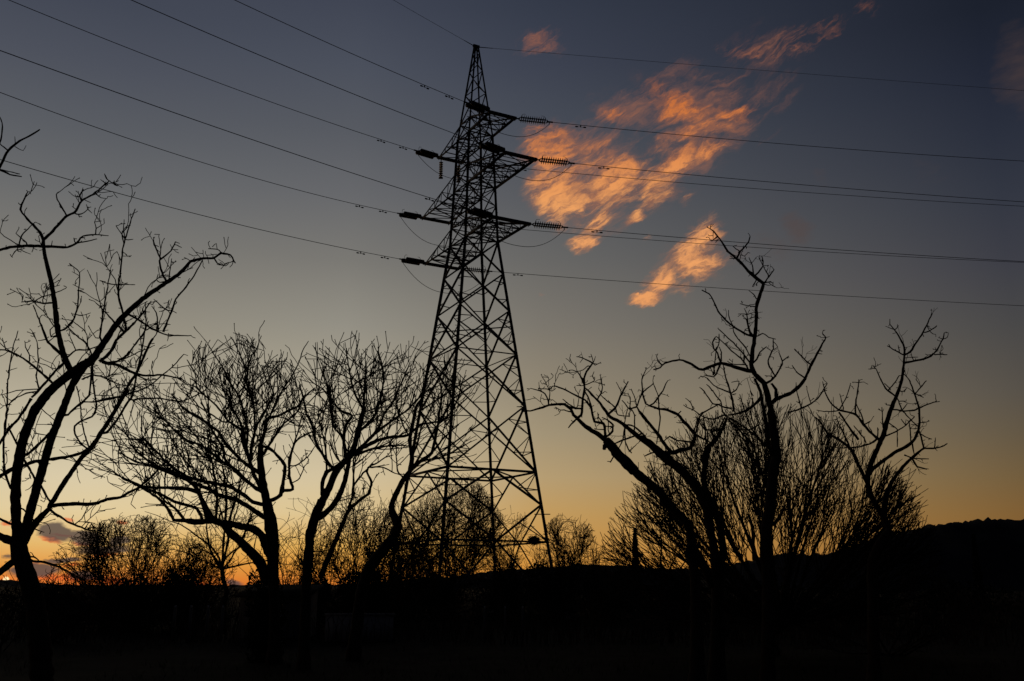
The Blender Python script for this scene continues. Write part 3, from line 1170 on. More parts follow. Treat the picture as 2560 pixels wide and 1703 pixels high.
# ---- the big tree at the left edge
L = Tree("bare_tree", "tallest bare tree at the left edge, its leaning trunk forking into sweeping limbs", "tree", ORCHARD, 12.0, 11, .42)
L.fat = .93
L.trace("""
T 6 150 100 262 2228 235 1800 205 1540 165 1400 120 1270 105 1180
6 62 56 105 1190 92 1000 95 800 130 600 200 420 290 300 420 190 520 130 560 95
5 46 7 575 1540 650 1430 720 1330 860 1200 1000 1105 1090 1040 1150 975 1220 955 1290 955 1330 925 1390 935 1420 985
6 58 42 135 1150 190 960 240 780 300 580 370 400 430 250 500 150 570 85
B 38 9 30 800 100 750 160 680 200 590 270 520 370 430 470 310 540 205
6 56 30 130 1200 190 1090 290 985
C 54 40 480 1245 510 1200 600 1050 700 900 800 760 880 670 960 570 1100 350 1200 170 1254 90
B 40 22 20 1530 130 1370 250 1160 330 1010 400 910 440 820 500 680 560 570
5 14 6 985 1400 1040 1260 1060 1200 1120 1130 1170 1060 1222 965
B 28 16 90 1520 200 1380 290 1230 360 1130 390 960 396 930
A 66 38 700 1290 640 1170 590 1000 560 850 540 650 515 480 470 280 430 100 425 0
5 24 20 260 890 262 845
5 20 5 262 845 240 800 200 755 150 700 122 660 140 610 168 555 160 545
5 20 5 262 845 320 790 400 700 450 680 490 610 560 570 640 505 660 490 710 520
5 10 6 405 700 380 660 345 600 340 567
5 5 3 640 505 605 480
5 5 3 655 490 630 445
5 5 3 580 570 610 590 640 594
5 10 6 490 600 480 580 503 540
5 7 4 480 588 448 580
5 8 4 450 688 490 690 530 660 520 630
5 5 3 525 655 555 684
5 20 16 252 882 160 880 60 890 0 905 -60 925
5 10 5 110 882 130 820 155 790 215 735
5 8 4 170 870 95 805
5 7 4 110 890 70 945
5 5 2 110 900 185 930
5 18 5 268 885 330 885 405 890 460 865 500 820 575 812 655 820
5 7 4 575 812 580 775 570 735
5 5 3 580 775 630 745
5 8 4 470 862 540 850 585 838
5 7 4 455 872 445 832
5 12 5 320 1225 260 1228 215 1218 190 1212 130 1220
5 7 5 205 1215 250 1190 330 1165 395 1138
5 4 3 135 1215 140 1180 120 1160
5 4 3 252 1190 265 1180 248 1130 255 1110 275 1105
A 32 8 620 1140 560 1080 470 1000 430 900 370 750 325 640
A 12 7 490 985 550 940
A 9 6 430 985 370 985
A 15 6 385 1470 355 1340 375 1180 362 1000 340 950 315 910
A 26 10 545 1430 450 1340 330 1240 230 1160 120 1105 50 1080 0 1075 -60 1080
A 9 5 60 1080 20 960
A 12 6 290 1200 290 1130 250 1050 245 990
A 6 3 285 1130 340 1145
C 22 13 115 1090 60 950 40 850 35 600 60 400 70 250 75 0
A 15 8 75 1370 85 1350 100 1200 130 1030 160 950 178 890
A 7 4 90 1280 170 1255
C 46 40 155 850 80 895 0 945 -80 1000
A 26 28 645 1185 560 1265 480 1360 390 1460 310 1545
C 28 26 300 195 180 380 80 490 0 620 -60 720
C 20 18 190 680 140 580 85 470
C 14 10 340 112 260 130 170 170 72 250
C 30 24 240 750 350 660 420 590 500 510 545 410
C 36 26 205 850 330 800 420 790 560 770 680 750 800 715 870 668
C 22 20 230 770 270 840 340 960 400 1030 450 1130 500 1210
C 42 24 500 1240 600 1220 750 1215 880 1220 960 1205 1080 1165 1180 1150 1254 1105
6 16 6 740 897 800 870 860 820 920 765 980 700
C 22 8 500 1290 590 1340 660 1390 760 1430 860 1470 930 1480 1030 1478
C 9 6 868 1465 900 1395
C 7 5 885 1470 890 1530
C 14 12 205 1240 260 1300 340 1390
C 14 7 270 1440 350 1465 435 1495
6 10 6 165 1268 200 1270 225 1290
6 14 8 170 1295 260 1300 350 1330 420 1370 440 1400 450 1450
6 52 42 100 1180 50 1170 0 1150 -60 1120
6 44 34 95 1285 50 1320 0 1360 -50 1400
6 14 12 75 1082 0 1048 -40 1030
5 14 5 740 1420 760 1380 745 1300 715 1190 715 1120 730 1000 738 920 755 840 780 760 815 655
5 6 4 755 840 745 780 748 722
5 6 4 752 838 700 758
5 5 4 757 845 805 840
5 7 4 713 1114 660 1110 600 1090
5 6 4 720 1113 815 1114
5 4 2 740 945 795 938
5 11 5 600 1450 615 1330 630 1240 640 1170 655 1090 668 1025
5 12 5 740 1390 690 1340 630 1275 580 1225
5 14 6 1010 1100 985 1060 965 1000 960 970 990 945 1030 910 1060 855
5 10 6 963 955 940 890 925 852
5 5 4 1055 870 1095 890
5 7 4 1010 1092 965 1100 945 1085 955 1050
5 7 4 1018 1085 1035 955
5 8 4 1290 950 1310 985 1360 1000 1380 985
5 6 4 1340 925 1310 900 1255 898
5 4 3 1310 900 1305 865
B 20 9 340 350 430 400 520 460 620 510 700 540 800 545 935 547
B 8 5 715 545 700 600
B 18 7 400 900 430 790 455 650 480 500 490 380 480 220
B 24 10 70 815 200 800 300 740 370 650 430 570 480 500 600 420
B 12 6 220 795 330 750 430 700 500 675 575 640
B 34 8 60 815 200 830 300 880 390 920 460 935 560 935 640 930 740 950 830 965 880 1000
B 14 6 410 940 470 965 520 985 580 965
B 9 4 560 930 545 850 560 790
B 18 9 0 1190 120 1160 250 1140 380 1095 460 1070 550 1020 640 940 740 860 860 730
B 16 9 340 1180 430 1165 600 1160 750 1180 830 1190 900 1170 1000 1120 1080 1075
B 16 6 605 475 600 370 590 320 545 255
B 12 7 690 298 640 255 565 190
B 9 6 700 290 740 298 790 325
B 8 5 640 425 730 438
B 8 5 712 265 710 220
B 8 4 510 660 420 630
A 18 8 930 1190 880 1080 830 1000 750 940 690 880 640 830
A 18 6 600 900 660 850 720 780 760 660 770 500 780 320 680 230
A 5 3 780 318 830 280
A 6 4 772 350 705 310
A 8 4 750 738 820 735 890 715
A 7 4 710 792 650 780 580 775
A 5 3 770 470 820 480
A 6 4 765 462 712 437
A 16 10 660 1150 740 1080 860 1075 960 1040
A 9 5 742 1080 690 960 680 890
A 10 7 862 1075 850 930 820 880 720 800
A 8 5 950 980 900 900 865 840
A 14 6 560 930 500 950 490 880 540 835
C 24 16 640 360 720 290 810 215 870 150 885 60 895 -60 905 -230
A 14 8 905 1325 940 1330 1010 1340 1090 1380 1180 1420 1250 1430
A 16 10 905 1325 800 1365
A 8 6 1200 1530 1120 1400 1060 1320
C 18 16 875 690 790 620 735 530 730 450 800 400 900 360 945 270 930 150 910 0 905 -200
C 12 10 870 650 830 540 800 400 785 220 750 60
C 14 9 830 215 940 215 1100 185 1200 160 1254 150
C 9 5 945 150 1110 155
C 9 5 410 290 470 340 540 400
C 10 5 335 520 400 535 450 540
C 8 4 300 790 345 700
""")
L.shoots(.15, (.03, .09), .0068, dict(SPUR, rmin=.0048), 0, .03, .1, upb=.1, tang=.25)
L.shoots(.75, (.12, .36), .0065, dict(SPUR, kids=(2.2,), n=(5, 4), rmin=.0046), 0, .022, .2, upb=.12)
L.shoots(1.3, (.25, .6), .008, dict(SPUR, levels=3, kids=(3, 1.5), n=(6, 4, 3), wob=.15, rmin=.0048), .010, .06, .3, upb=.15)
L.trace("""
5 18 16 -55 925 -110 750 -80 560 0 402
5 18 8 -15 430 0 400 50 305 100 260 180 215 240 178
5 12 6 -10 415 60 450 130 462
5 6 5 0 418 120 448
5 8 5 48 305 0 265 -30 230
5 10 5 -20 300 5 240 15 160 0 100
5 5 3 92 275 90 220
5 4 2 95 290 140 305 158 275
""")
L.build()

# ---- the wide dense tree left of the pylon
def ellipsoids(D, *es):
    k = D / F
    out = []
    for x, y, rx, ry in es:
        c = at(x, y, D)
        out.append((c, rx * k, ry * k, rx * k * .85))

    def env(p):
        for c, a, b, dd in out:
            if ((p[0] - c[0]) / a) ** 2 + ((p[2] - c[2]) / b) ** 2 + ((p[1] - c[1]) / dd) ** 2 < 1:
                return True
        return False
    return env


CROWN = dict(n=(10, 7, 4), wob=.085, up=.03, levels=3, kids=(3.2, 1.1), ang=(.3, .8), len=(.40, .75), rmin=.0086, buds=.85)
ml = Tree("bare_tree", "broad dense bare tree left of the pylon, its low limb reaching far left", "tree", ORCHARD, 22.0, 23, .75)
ml.trace("""
T m 92 84 1175 2147 1180 1700 1165 1400 1150 1150 1135 950 1115 790
T m 46 36 1215 2147 1195 1420 1200 1150 1180 950 1135 840
m 90 24 1110 1480 1060 1320 960 1210 880 1130 800 1060 740 990 650 960 560 970 430 960 320 960
m 75 45 1130 1250 1080 1100 1000 1030 900 1010 800 985 700 975
m 24 10 600 980 480 985 420 965 340 860 310 840
m 26 12 570 950 520 860 440 830 330 800 200 730 80 690 0 650 -120 600
m 24 10 415 955 330 850 240 790
m 22 9 325 960 270 860 220 800 150 740 60 690 -60 620 -180 560
m 40 11 625 970 570 800 530 720 440 690 300 680 140 680 40 660 -100 600
m 36 11 660 950 590 830 530 710 480 640 380 590 200 520 100 480 0 460 -140 380
m 40 11 1110 940 1040 900 940 830 850 780 700 740 620 690 480 640 400 590 300 540 180 500 40 400 -60 300
m 34 11 1100 830 1000 800 900 730 800 670 700 650 560 620 440 590 300 500 200 400 60 250
m 30 10 1080 720 1000 670 920 600 840 520 740 460 640 380 540 310 440 280 320 180 200 60
m 72 44 1110 800 1075 600 1060 450 1060 300
m 34 12 1070 690 1000 560 960 420 930 300 900 150 820 0 780 -120
m 30 10 1060 560 940 480 850 400 760 300 700 200 560 100 400 0 300 -120
m 26 10 960 640 870 560 760 440 740 340 680 240 600 120 480 40
m 26 9 680 960 690 780 680 640 660 540 640 430 560 300
m 24 9 760 990 770 800 760 650 740 500 700 380
o 42 12 1055 1470 1060 1380 1100 1250 1150 1050 1250 1020 1400 950 1500 900 1560 800 1700 690
o 40 9 960 1540 960 1380 990 1250 1020 1130 1100 1000 1150 900 1210 760 1160 560
o 36 9 920 1480 860 1320 850 1180 700 1080 650 980 700 900 740 780
o 30 7 900 1420 920 1180 880 1000 840 850 800 760 700 600 620 440 520 290 465 190
o 28 8 1080 1480 1220 1270 1340 1100 1480 980 1560 820 1680 700
o 26 8 1000 1250 1000 1080 1000 950 960 800 900 620 880 420 800 250
o 14 6 810 760 870 680 900 600 930 420 960 330 1020 240 1075 90
o 10 5 1180 700 1110 550 1080 460 1030 380 1030 240
o 22 7 1160 1050 1280 780 1400 600 1500 420 1550 270 1620 150
o 20 7 700 1080 560 900 430 780 320 680 200 640 80 560
o 12 5 330 680 320 560 290 480 265 430
o 16 6 660 1100 500 1000 350 900 250 760 150 700
m 32 20 1150 800 1230 740 1255 620 1270 490 1200 400 1130 340 1040 320
n 26 12 -30 800 0 775 30 740 105 730 75 620 80 500 120 350 200 290 260 260
n 14 8 30 740 35 540 0 490
n 10 5 90 545 150 525 240 450 290 370
n 8 4 110 675 160 640 200 540 235 515
n 12 6 60 520 100 400 150 250 180 120
m 20 9 830 1040 900 1120 960 980 1000 880
m 18 8 700 1010 720 900 820 840
""")
envL = ellipsoids(22.0, (580, 1010, 170, 180), (410, 1110, 215, 180), (665, 1030, 105, 175), (270, 1170, 140, 120), (500, 1200, 170, 95))
ml.shoots(.19, (.8, 2.1), .0145, dict(CROWN, env=envL), .006, .2, .14, upb=.16, tang=.55)
ml.shoots(.34, (.10, .30), .010, dict(CROWN, levels=2, kids=(.8,), n=(5, 4)), 0, .04, .3, upb=.1, tang=.4)
ml.shoots(1.1, (.30, .62), .011, dict(CROWN, levels=2, kids=(2.2,), n=(9, 4), wob=.10, len=(.18, .32)), .004, .03, .55, upb=.55, tang=.5)
ml.build()

# ---- the tree leaning right, just left of the pylon
mr = Tree("bare_tree", "bare tree just left of the pylon with a forked trunk and a crown leaning right", "tree", ORCHARD, 21.0, 31, .75)
mr.trace("""
T n 82 74 195 2153 215 1500 235 1250 250 1080 300 920 345 820
n 60 36 350 820 400 720 450 600 520 510 590 440 640 250 690 60
n 36 30 345 800 345 680 380 590 440 560 500 515
n 26 12 425 560 370 480 320 400 290 340 270 230 250 180 215 110 200 20 160 -120
n 16 7 382 565 375 450 370 380 340 250 300 100
n 50 34 310 970 420 880 490 770 530 660 555 540 570 470
n 18 10 600 790 600 600 600 490 640 400
n 28 10 540 490 525 380 520 300 540 200 590 130 500 90 420 0 380 -150
n 30 10 560 470 610 340 650 230 680 80 690 -60 700 -260
n 30 9 600 440 700 380 800 330 900 305 1040 290 1150 200 1280 180 1420 130
n 22 8 620 450 720 410 850 380 1000 370 1040 380
n 26 8 600 440 720 330 800 240 850 120 930 0 1000 -160 1060 -300
n 22 8 650 260 760 150 820 0 850 -200 800 -400
n 20 8 680 80 600 -80 560 -280 540 -420
n 18 7 760 290 900 180 1040 80 1180 -60 1300 -120
n 16 7 520 310 440 220 420 80 380 -100
n 46 22 330 1450 440 1180 500 1040 550 920 600 860 690 790 725 770
n 22 14 725 770 750 670 710 590 720 550
n 13 6 720 550 840 550 940 600 1020 610
n 20 9 550 900 590 800 600 700 680 600 760 520
n 12 6 720 550 800 510 860 470 930 450
n 14 6 500 520 440 430 400 330
""")
envR = ellipsoids(21.0, (890, 1005, 190, 185), (1050, 1040, 160, 140), (795, 1010, 90, 165))
mr.shoots(.19, (.8, 2.1), .0145, dict(CROWN, env=envR), .006, .2, .14, upb=.2, tang=.55)
mr.shoots(.34, (.10, .30), .010, dict(CROWN, levels=2, kids=(.8,), n=(5, 4)), 0, .04, .3, upb=.1, tang=.4)
mr.shoots(1.1, (.30, .62), .011, dict(CROWN, levels=2, kids=(2.2,), n=(9, 4), wob=.10, len=(.18, .32)), .004, .03, .55, upb=.55, tang=.5)
mr.build()

mt = Tree("bare_tree", "crooked bare tree directly in front of the pylon's left legs, trunk bent like an elbow", "tree", ORCHARD, 23.0, 37, .7)
mt.trace("""
T n 96 84 600 2097 660 1600 720 1400 760 1330 850 1220 940 1110
n 78 46 935 1110 960 1020 910 900 920 830
n 46 30 920 830 980 700 1060 580 1150 500
n 30 10 1150 500 1240 430 1290 200 1300 100 1330 -60
n 36 12 1060 572 1080 480 1060 330 1090 170 1110 60 1160 -20 1200 -200
n 18 7 1075 490 1130 330 1160 200 1240 60
n 10 6 1010 640 960 580 950 440 950 330
n 16 7 1245 430 1320 330 1372 280 1460 200
n 26 12 970 1020 1010 820 1040 640 1100 520
n 12 6 1080 340 1000 200 960 60 940 -80
n 16 7 1290 200 1380 120 1450 0 1480 -120
n 14 6 1150 500 1300 470 1420 420
""")
envT = ellipsoids(23.0, (1050, 1010, 160, 165), (1110, 1060, 125, 115))
mt.shoots(.19, (.8, 2.1), .0145, dict(CROWN, env=envT), .006, .2, .3, upb=.2, tang=.55)
mt.shoots(.34, (.10, .30), .010, dict(CROWN, levels=2, kids=(.8,), n=(5, 4)), 0, .04, .3, upb=.1, tang=.4)
mt.shoots(1.1, (.30, .62), .011, dict(CROWN, levels=2, kids=(2.2,), n=(9, 4), wob=.10, len=(.18, .32)), .004, .03, .55, upb=.55, tang=.5)
mt.build()

# ---- the four trees on the right
RIGHT = "bare orchard trees on the right"
ra = Tree("bare_tree", "bare tree right of the pylon leaning left, with a swollen knot low on its trunk", "tree", RIGHT, 15.0, 41, .5)
ra.fat = 1.2
ra.trace("""
T N 165 72 850 2836 830 1700 805 1400 790 1200 770 1000 730 880 660 790 560 700
N 84 84 560 700 480 620 420 520 320 430 250 370 120 270 0 170
R 112 92 1500 1560 1420 1470 1300 1360 1230 1270 1150 1180
R 52 36 1150 1180 1060 1110 980 1060 900 1010 800 912
N 92 34 800 1300 735 1210 742 1130
N 84 30 830 1310 838 1200 815 1110
N 95 60 850 1240 900 1330 960 1430 1010 1600
R 60 46 1180 1240 1135 1255 1130 1290
R 30 12 800 910 750 870 720 800 640 740 600 735 450 750 340 790 220 825 170 820 110 800
R 10 4 170 820 120 770 60 770
R 8 4 150 815 130 740
R 14 8 450 748 440 680 400 610 340 575 230 545
R 10 6 455 700 465 580 440 530 400 450 365 395
R 8 5 440 555 345 545
R 6 3 440 680 400 680 390 690
R 5 3 450 682 495 682
R 6 3 415 480 440 450 490 420
R 5 3 410 495 370 490 345 455
R 18 10 980 800 900 690 780 630 660 565 540 520 500 515 460 560 440 560
R 7 3 460 570 490 580 540 545
R 26 14 800 905 850 870 860 760 870 650 890 540 885 420 910 340 990 235
R 12 7 990 240 940 205 870 175 790 153
R 8 5 1000 225 965 125
R 6 4 1000 230 1025 150
R 8 5 990 245 1045 248 1090 222
R 6 3 870 180 830 230
R 4 2 865 165 845 95
R 10 6 945 280 930 270 870 320 800 335
R 8 4 800 342 740 320 690 325
R 6 4 795 335 785 290
R 6 4 800 350 750 380
R 16 10 890 520 840 400 800 340
R 10 6 890 510 950 480 1010 450 985 390 1005 340
R 6 4 985 395 955 400
R 8 6 880 515 790 508
R 15 10 785 920 730 980 685 1030
R 12 6 790 790 700 740 620 675
R 16 14 860 790 780 790 700 770
R 10 4 730 835 640 810 590 810 530 770
R 5 3 600 815 570 860 520 880
R 8 4 800 785 810 720 820 660
R 6 3 760 770 755 670
R 30 12 1145 1170 1140 1050 1120 970 1010 950 985 850 970 780 930 650 880 560
R 22 10 1165 1150 1230 1070 1235 990 1180 940 1100 900
R 12 6 1120 970 1060 900 1050 840
R 10 5 1100 1050 1040 1045 1010 1035
R 10 5 1180 1080 1180 960 1160 880
R 14 10 1240 1380 1205 1450
R 10 6 1150 1010 1230 1020
N 9 5 60 190 75 178
N 12 7 300 390 310 350 340 300
N 8 5 305 385 285 330
""")
ra.shoots(.15, (.03, .085), .0075, dict(SPUR, rmin=.0058), 0, .03, .1, upb=.1, tang=.25)
ra.shoots(.9, (.10, .28), .006, dict(SPUR, kids=(2.,), n=(5, 4), rmin=.0056), 0, .02, .3, upb=.1)
ra.build()

rb = Tree("bare_tree", "bare two-stemmed tree between the knotted tree and the tallest right-hand tree", "tree", RIGHT, 16.0, 43, .5)
rb.fat = 1.2
rb.trace("""
T N 105 74 1045 2740 1060 1700 1050 1420 1040 1200 1000 950 950 700
T N 80 60 1120 2740 1115 1600 1140 1200 1110 900 1060 780 980 600
N 86 86 950 700 870 520 790 400 650 250 500 130 380 30
Q 84 60 420 1600 350 1560 240 1460 120 1360 0 1280
R 46 14 1600 1165 1560 1140 1450 1060 1330 960 1200 890 1130 800 1080 730 980 620 900 540
N 58 52 980 600 930 450 920 300 950 100 980 0
Q 52 20 690 1560 730 1400 820 1310 900 1180 950 1060
Q 20 8 1020 1000 1010 880 970 740 930 620 905 480
Q 12 7 950 1050 900 1000 880 890 830 830 800 780 725 700
Q 12 6 1005 800 900 760 800 710 740 640 690 610
Q 10 5 985 800 1050 760 1080 670 995 680
Q 14 6 960 970 850 920 790 910 700 780 650 730
Q 10 8 690 640 680 620 660 608
Q 18 8 610 1230 640 1080 690 1010 800 950 880 910
Q 14 5 960 1040 900 1040 800 1080 700 1060 650 1030 580 980 530 960 470 925
Q 8 5 580 965 550 900 495 850
Q 14 9 780 1200 700 1190 650 1120 630 1070
Q 18 12 830 1290 770 1220 860 1190 920 1060
Q 14 8 720 1340 710 1200 690 1050
Q 40 14 240 1455 380 1440 450 1410 540 1400 580 1330 600 1250 520 1150 480 1110 410 1030 300 980 200 965 110 935 60 910
Q 12 7 60 910 30 800 20 650 65 540
Q 14 7 110 925 150 910 200 840 250 770 300 660
Q 8 5 200 825 145 690 145 610
Q 9 7 145 695 50 770 0 850
Q 5 3 235 800 285 820
Q 12 10 200 860 205 960 220 1060 205 1200 180 1350
Q 10 8 420 1020 450 990
Q 8 5 490 1115 440 1120 395 1115
Q 20 10 600 1250 700 1300 760 1330
Q 16 8 560 1340 480 1320 400 1310 320 1270 240 1340
Q 12 6 590 1210 620 1080
Q 30 22 340 1440 260 1340 180 1220 100 1130 0 1000
R 20 8 1640 950 1560 830 1530 770 1440 800 1410 770 1350 690
R 12 7 1540 745 1560 680 1600 570 1590 430 1640 320
R 10 6 1530 765 1500 650 1460 550
R 9 6 1650 745 1615 650 1600 590
R 8 5 1600 580 1660 545
R 8 5 1440 770 1450 650 1360 630
R 20 12 1170 870 1270 780 1330 640 1380 540 1425 460
R 10 6 1335 630 1335 580 1280 470
R 12 7 1270 780 1180 710 1090 630
R 14 7 1030 690 1090 610 1110 530 1085 400
R 7 4 1095 600 1060 550
R 7 4 1090 620 1140 580
R 10 8 1270 800 1300 870 1440 890
R 8 5 1440 890 1450 700 1420 600
R 9 6 1380 980 1390 900 1420 780
R 18 14 1660 1160 1600 1100 1500 1010 1420 990
R 14 8 1500 1090 1500 870 1440 760
R 16 12 1620 1090 1500 1130 1350 1180 1240 1230
R 14 8 1375 1040 1360 1170 1300 1290
R 14 10 1380 1050 1390 1200 1430 1300 1465 1335
R 9 5 1450 1310 1530 1220
Q 14 8 200 1440 130 1450 45 1485
Q 9 5 230 1480 170 1495
""")
rb.shoots(.15, (.03, .085), .0075, dict(SPUR, rmin=.0058), 0, .03, .1, upb=.1, tang=.25)
rb.shoots(.8, (.10, .30), .006, dict(SPUR, kids=(2.2,), n=(5, 4), rmin=.003), 0, .022, .2, upb=.1)
rb.build()

rc = Tree("bare_tree", "tallest bare tree on the right, its top reaching up past the lower wires", "tree", RIGHT, 15.0, 47, .45)
rc.fat = 1.2
rc.trace("""
T N 135 96 1660 2836 1660 1500 1630 1200 1640 950 1680 700 1700 500 1720 300 1760 100
Q 92 64 1488 1490 1478 1400 1466 1300 1440 1100 1425 960
Q 56 44 1425 960 1400 880 1380 780 1350 690 1250 590
Q 44 26 1250 590 1210 480 1230 300 1250 180 1265 0
P 34 30 660 1500 680 1390 695 1200 695 1050 720 960 760 850 780 780
P 34 9 780 780 700 720 600 630 520 540 440 470 370 410 320 340 270 260 200 180 160 145
P 6 4 170 152 165 110 185 92
P 12 7 240 250 180 290
P 6 4 195 190 200 260
P 16 9 480 475 510 410 570 350 605 300 625 235
P 9 6 510 412 460 380 420 345
P 8 5 535 390 550 340
P 8 3 518 505 515 450 560 465 600 420
P 8 5 455 490 385 490
P 12 6 665 680 650 570 610 480
P 5 3 645 535 690 490
P 5 3 635 540 590 520 560 490
P 14 8 690 690 770 580 775 520 757 460
P 6 3 775 575 840 570
P 7 5 768 565 725 480
P 12 8 790 770 840 700 900 620
P 10 7 840 690 800 630 775 580
P 5 3 810 640 835 590
P 10 4 790 772 860 755 890 780
P 8 6 835 770 910 820
P 7 4 790 795 860 800
P 9 7 700 740 650 815
P 7 4 715 750 685 798
P 9 5 710 975 660 900 610 860
P 10 6 690 1045 590 1035 505 1012
P 6 5 690 1020 625 1022
P 7 4 680 1160 600 1190
P 16 6 635 1380 600 1250 590 1150 560 1065
P 8 5 590 1132 485 1130
P 6 4 590 1130 670 1115
P 6 4 590 1195 530 1150
P 5 3 600 1240 660 1220
P 20 10 665 1395 550 1350 440 1280 340 1200 260 1100 210 1000 180 930 150 900 70 855
P 10 6 432 1280 380 1170 375 1085
Q 12 7 1210 420 1150 300 1070 210 1020 130 1010 60
P 5 3 410 1265 350 1255 330 1215
P 11 7 700 1395 770 1355 840 1400 920 1420
Q 14 8 1480 620 1410 510 1395 440 1450 310 1450 200
Q 6 3 1460 240 1500 290 1460 320
Q 34 10 1210 560 1060 520 960 490 880 470 740 520 690 545 640 535 560 480 470 440 390 440 270 470 220 520 150 542
Q 12 7 240 490 195 450 180 395
Q 5 3 170 530 160 480 185 460
Q 16 9 880 465 840 360 800 310 790 240 825 180
Q 14 8 885 455 885 350 865 295
Q 12 7 835 335 860 240 860 150
Q 12 8 800 600 810 500 830 330
Q 16 7 870 480 830 590 800 620 700 600
Q 7 4 760 510 790 570 800 600
Q 6 3 710 510 740 540 800 570
Q 14 7 1190 540 1100 420 1000 340 900 240 830 180
Q 13 7 1200 470 1100 340 1020 250 930 170 850 95
Q 10 6 1130 470 1130 320
Q 10 5 1180 490 1000 480 950 445
Q 8 4 920 260 970 235
Q 14 8 1250 470 1310 350 1380 290
Q 14 10 1205 170 1180 80 1160 0
Q 18 8 1400 690 1480 600 1550 480 1550 450 1620 395
Q 10 7 1552 460 1510 345
Q 8 5 1400 700 1440 620 1360 605
Q 40 18 1440 900 1480 860 1480 760 1430 690
Q 36 28 1470 870 1560 830 1655 790
O 28 9 0 865 80 800 130 730 170 640 190 590 250 480 300 390 330 330 300 295
O 12 6 130 725 60 680 0 600
O 12 8 182 600 120 540 40 460
O 10 8 40 460 25 440
O 5 3 330 332 285 330
O 4 3 330 332 370 320
O 7 4 250 490 295 492
O 6 4 125 550 138 515
Q 34 24 1470 1510 1405 1380 1380 1150 1340 950 1310 780 1250 640
Q 26 12 1335 800 1290 880 1200 960 1100 1010 965 1036
Q 16 7 1380 1400 1300 1290 1210 1180 1160 1050 1130 960 1085 810
Q 18 14 1340 1340 1230 1240 1150 1180 1050 1110 965 1062
Q 16 14 1240 1370 1100 1220 960 1080
Q 10 5 1160 1000 1200 870
Q 9 5 1215 950 1230 850
Q 8 5 1240 800 1200 770
Q 12 8 1300 1140 1200 1190 1090 1200
O 12 7 -40 1065 80 1030 190 975 250 930 310 840 345 780
O 7 5 182 972 145 835
O 5 3 150 985 200 1070
O 9 4 100 1130 80 980 45 850 40 770
N 40 24 1640 900 1720 880 1790 800 1850 700
N 36 20 1500 1300 1490 1100 1480 900 1430 760
""")
rc.shoots(.15, (.03, .085), .0075, dict(SPUR, rmin=.0058), 0, .03, .1, upb=.1, tang=.25)
rc.shoots(.8, (.10, .30), .006, dict(SPUR, kids=(2.2,), n=(5, 4), rmin=.003), 0, .022, .25, upb=.1)
rc.build()

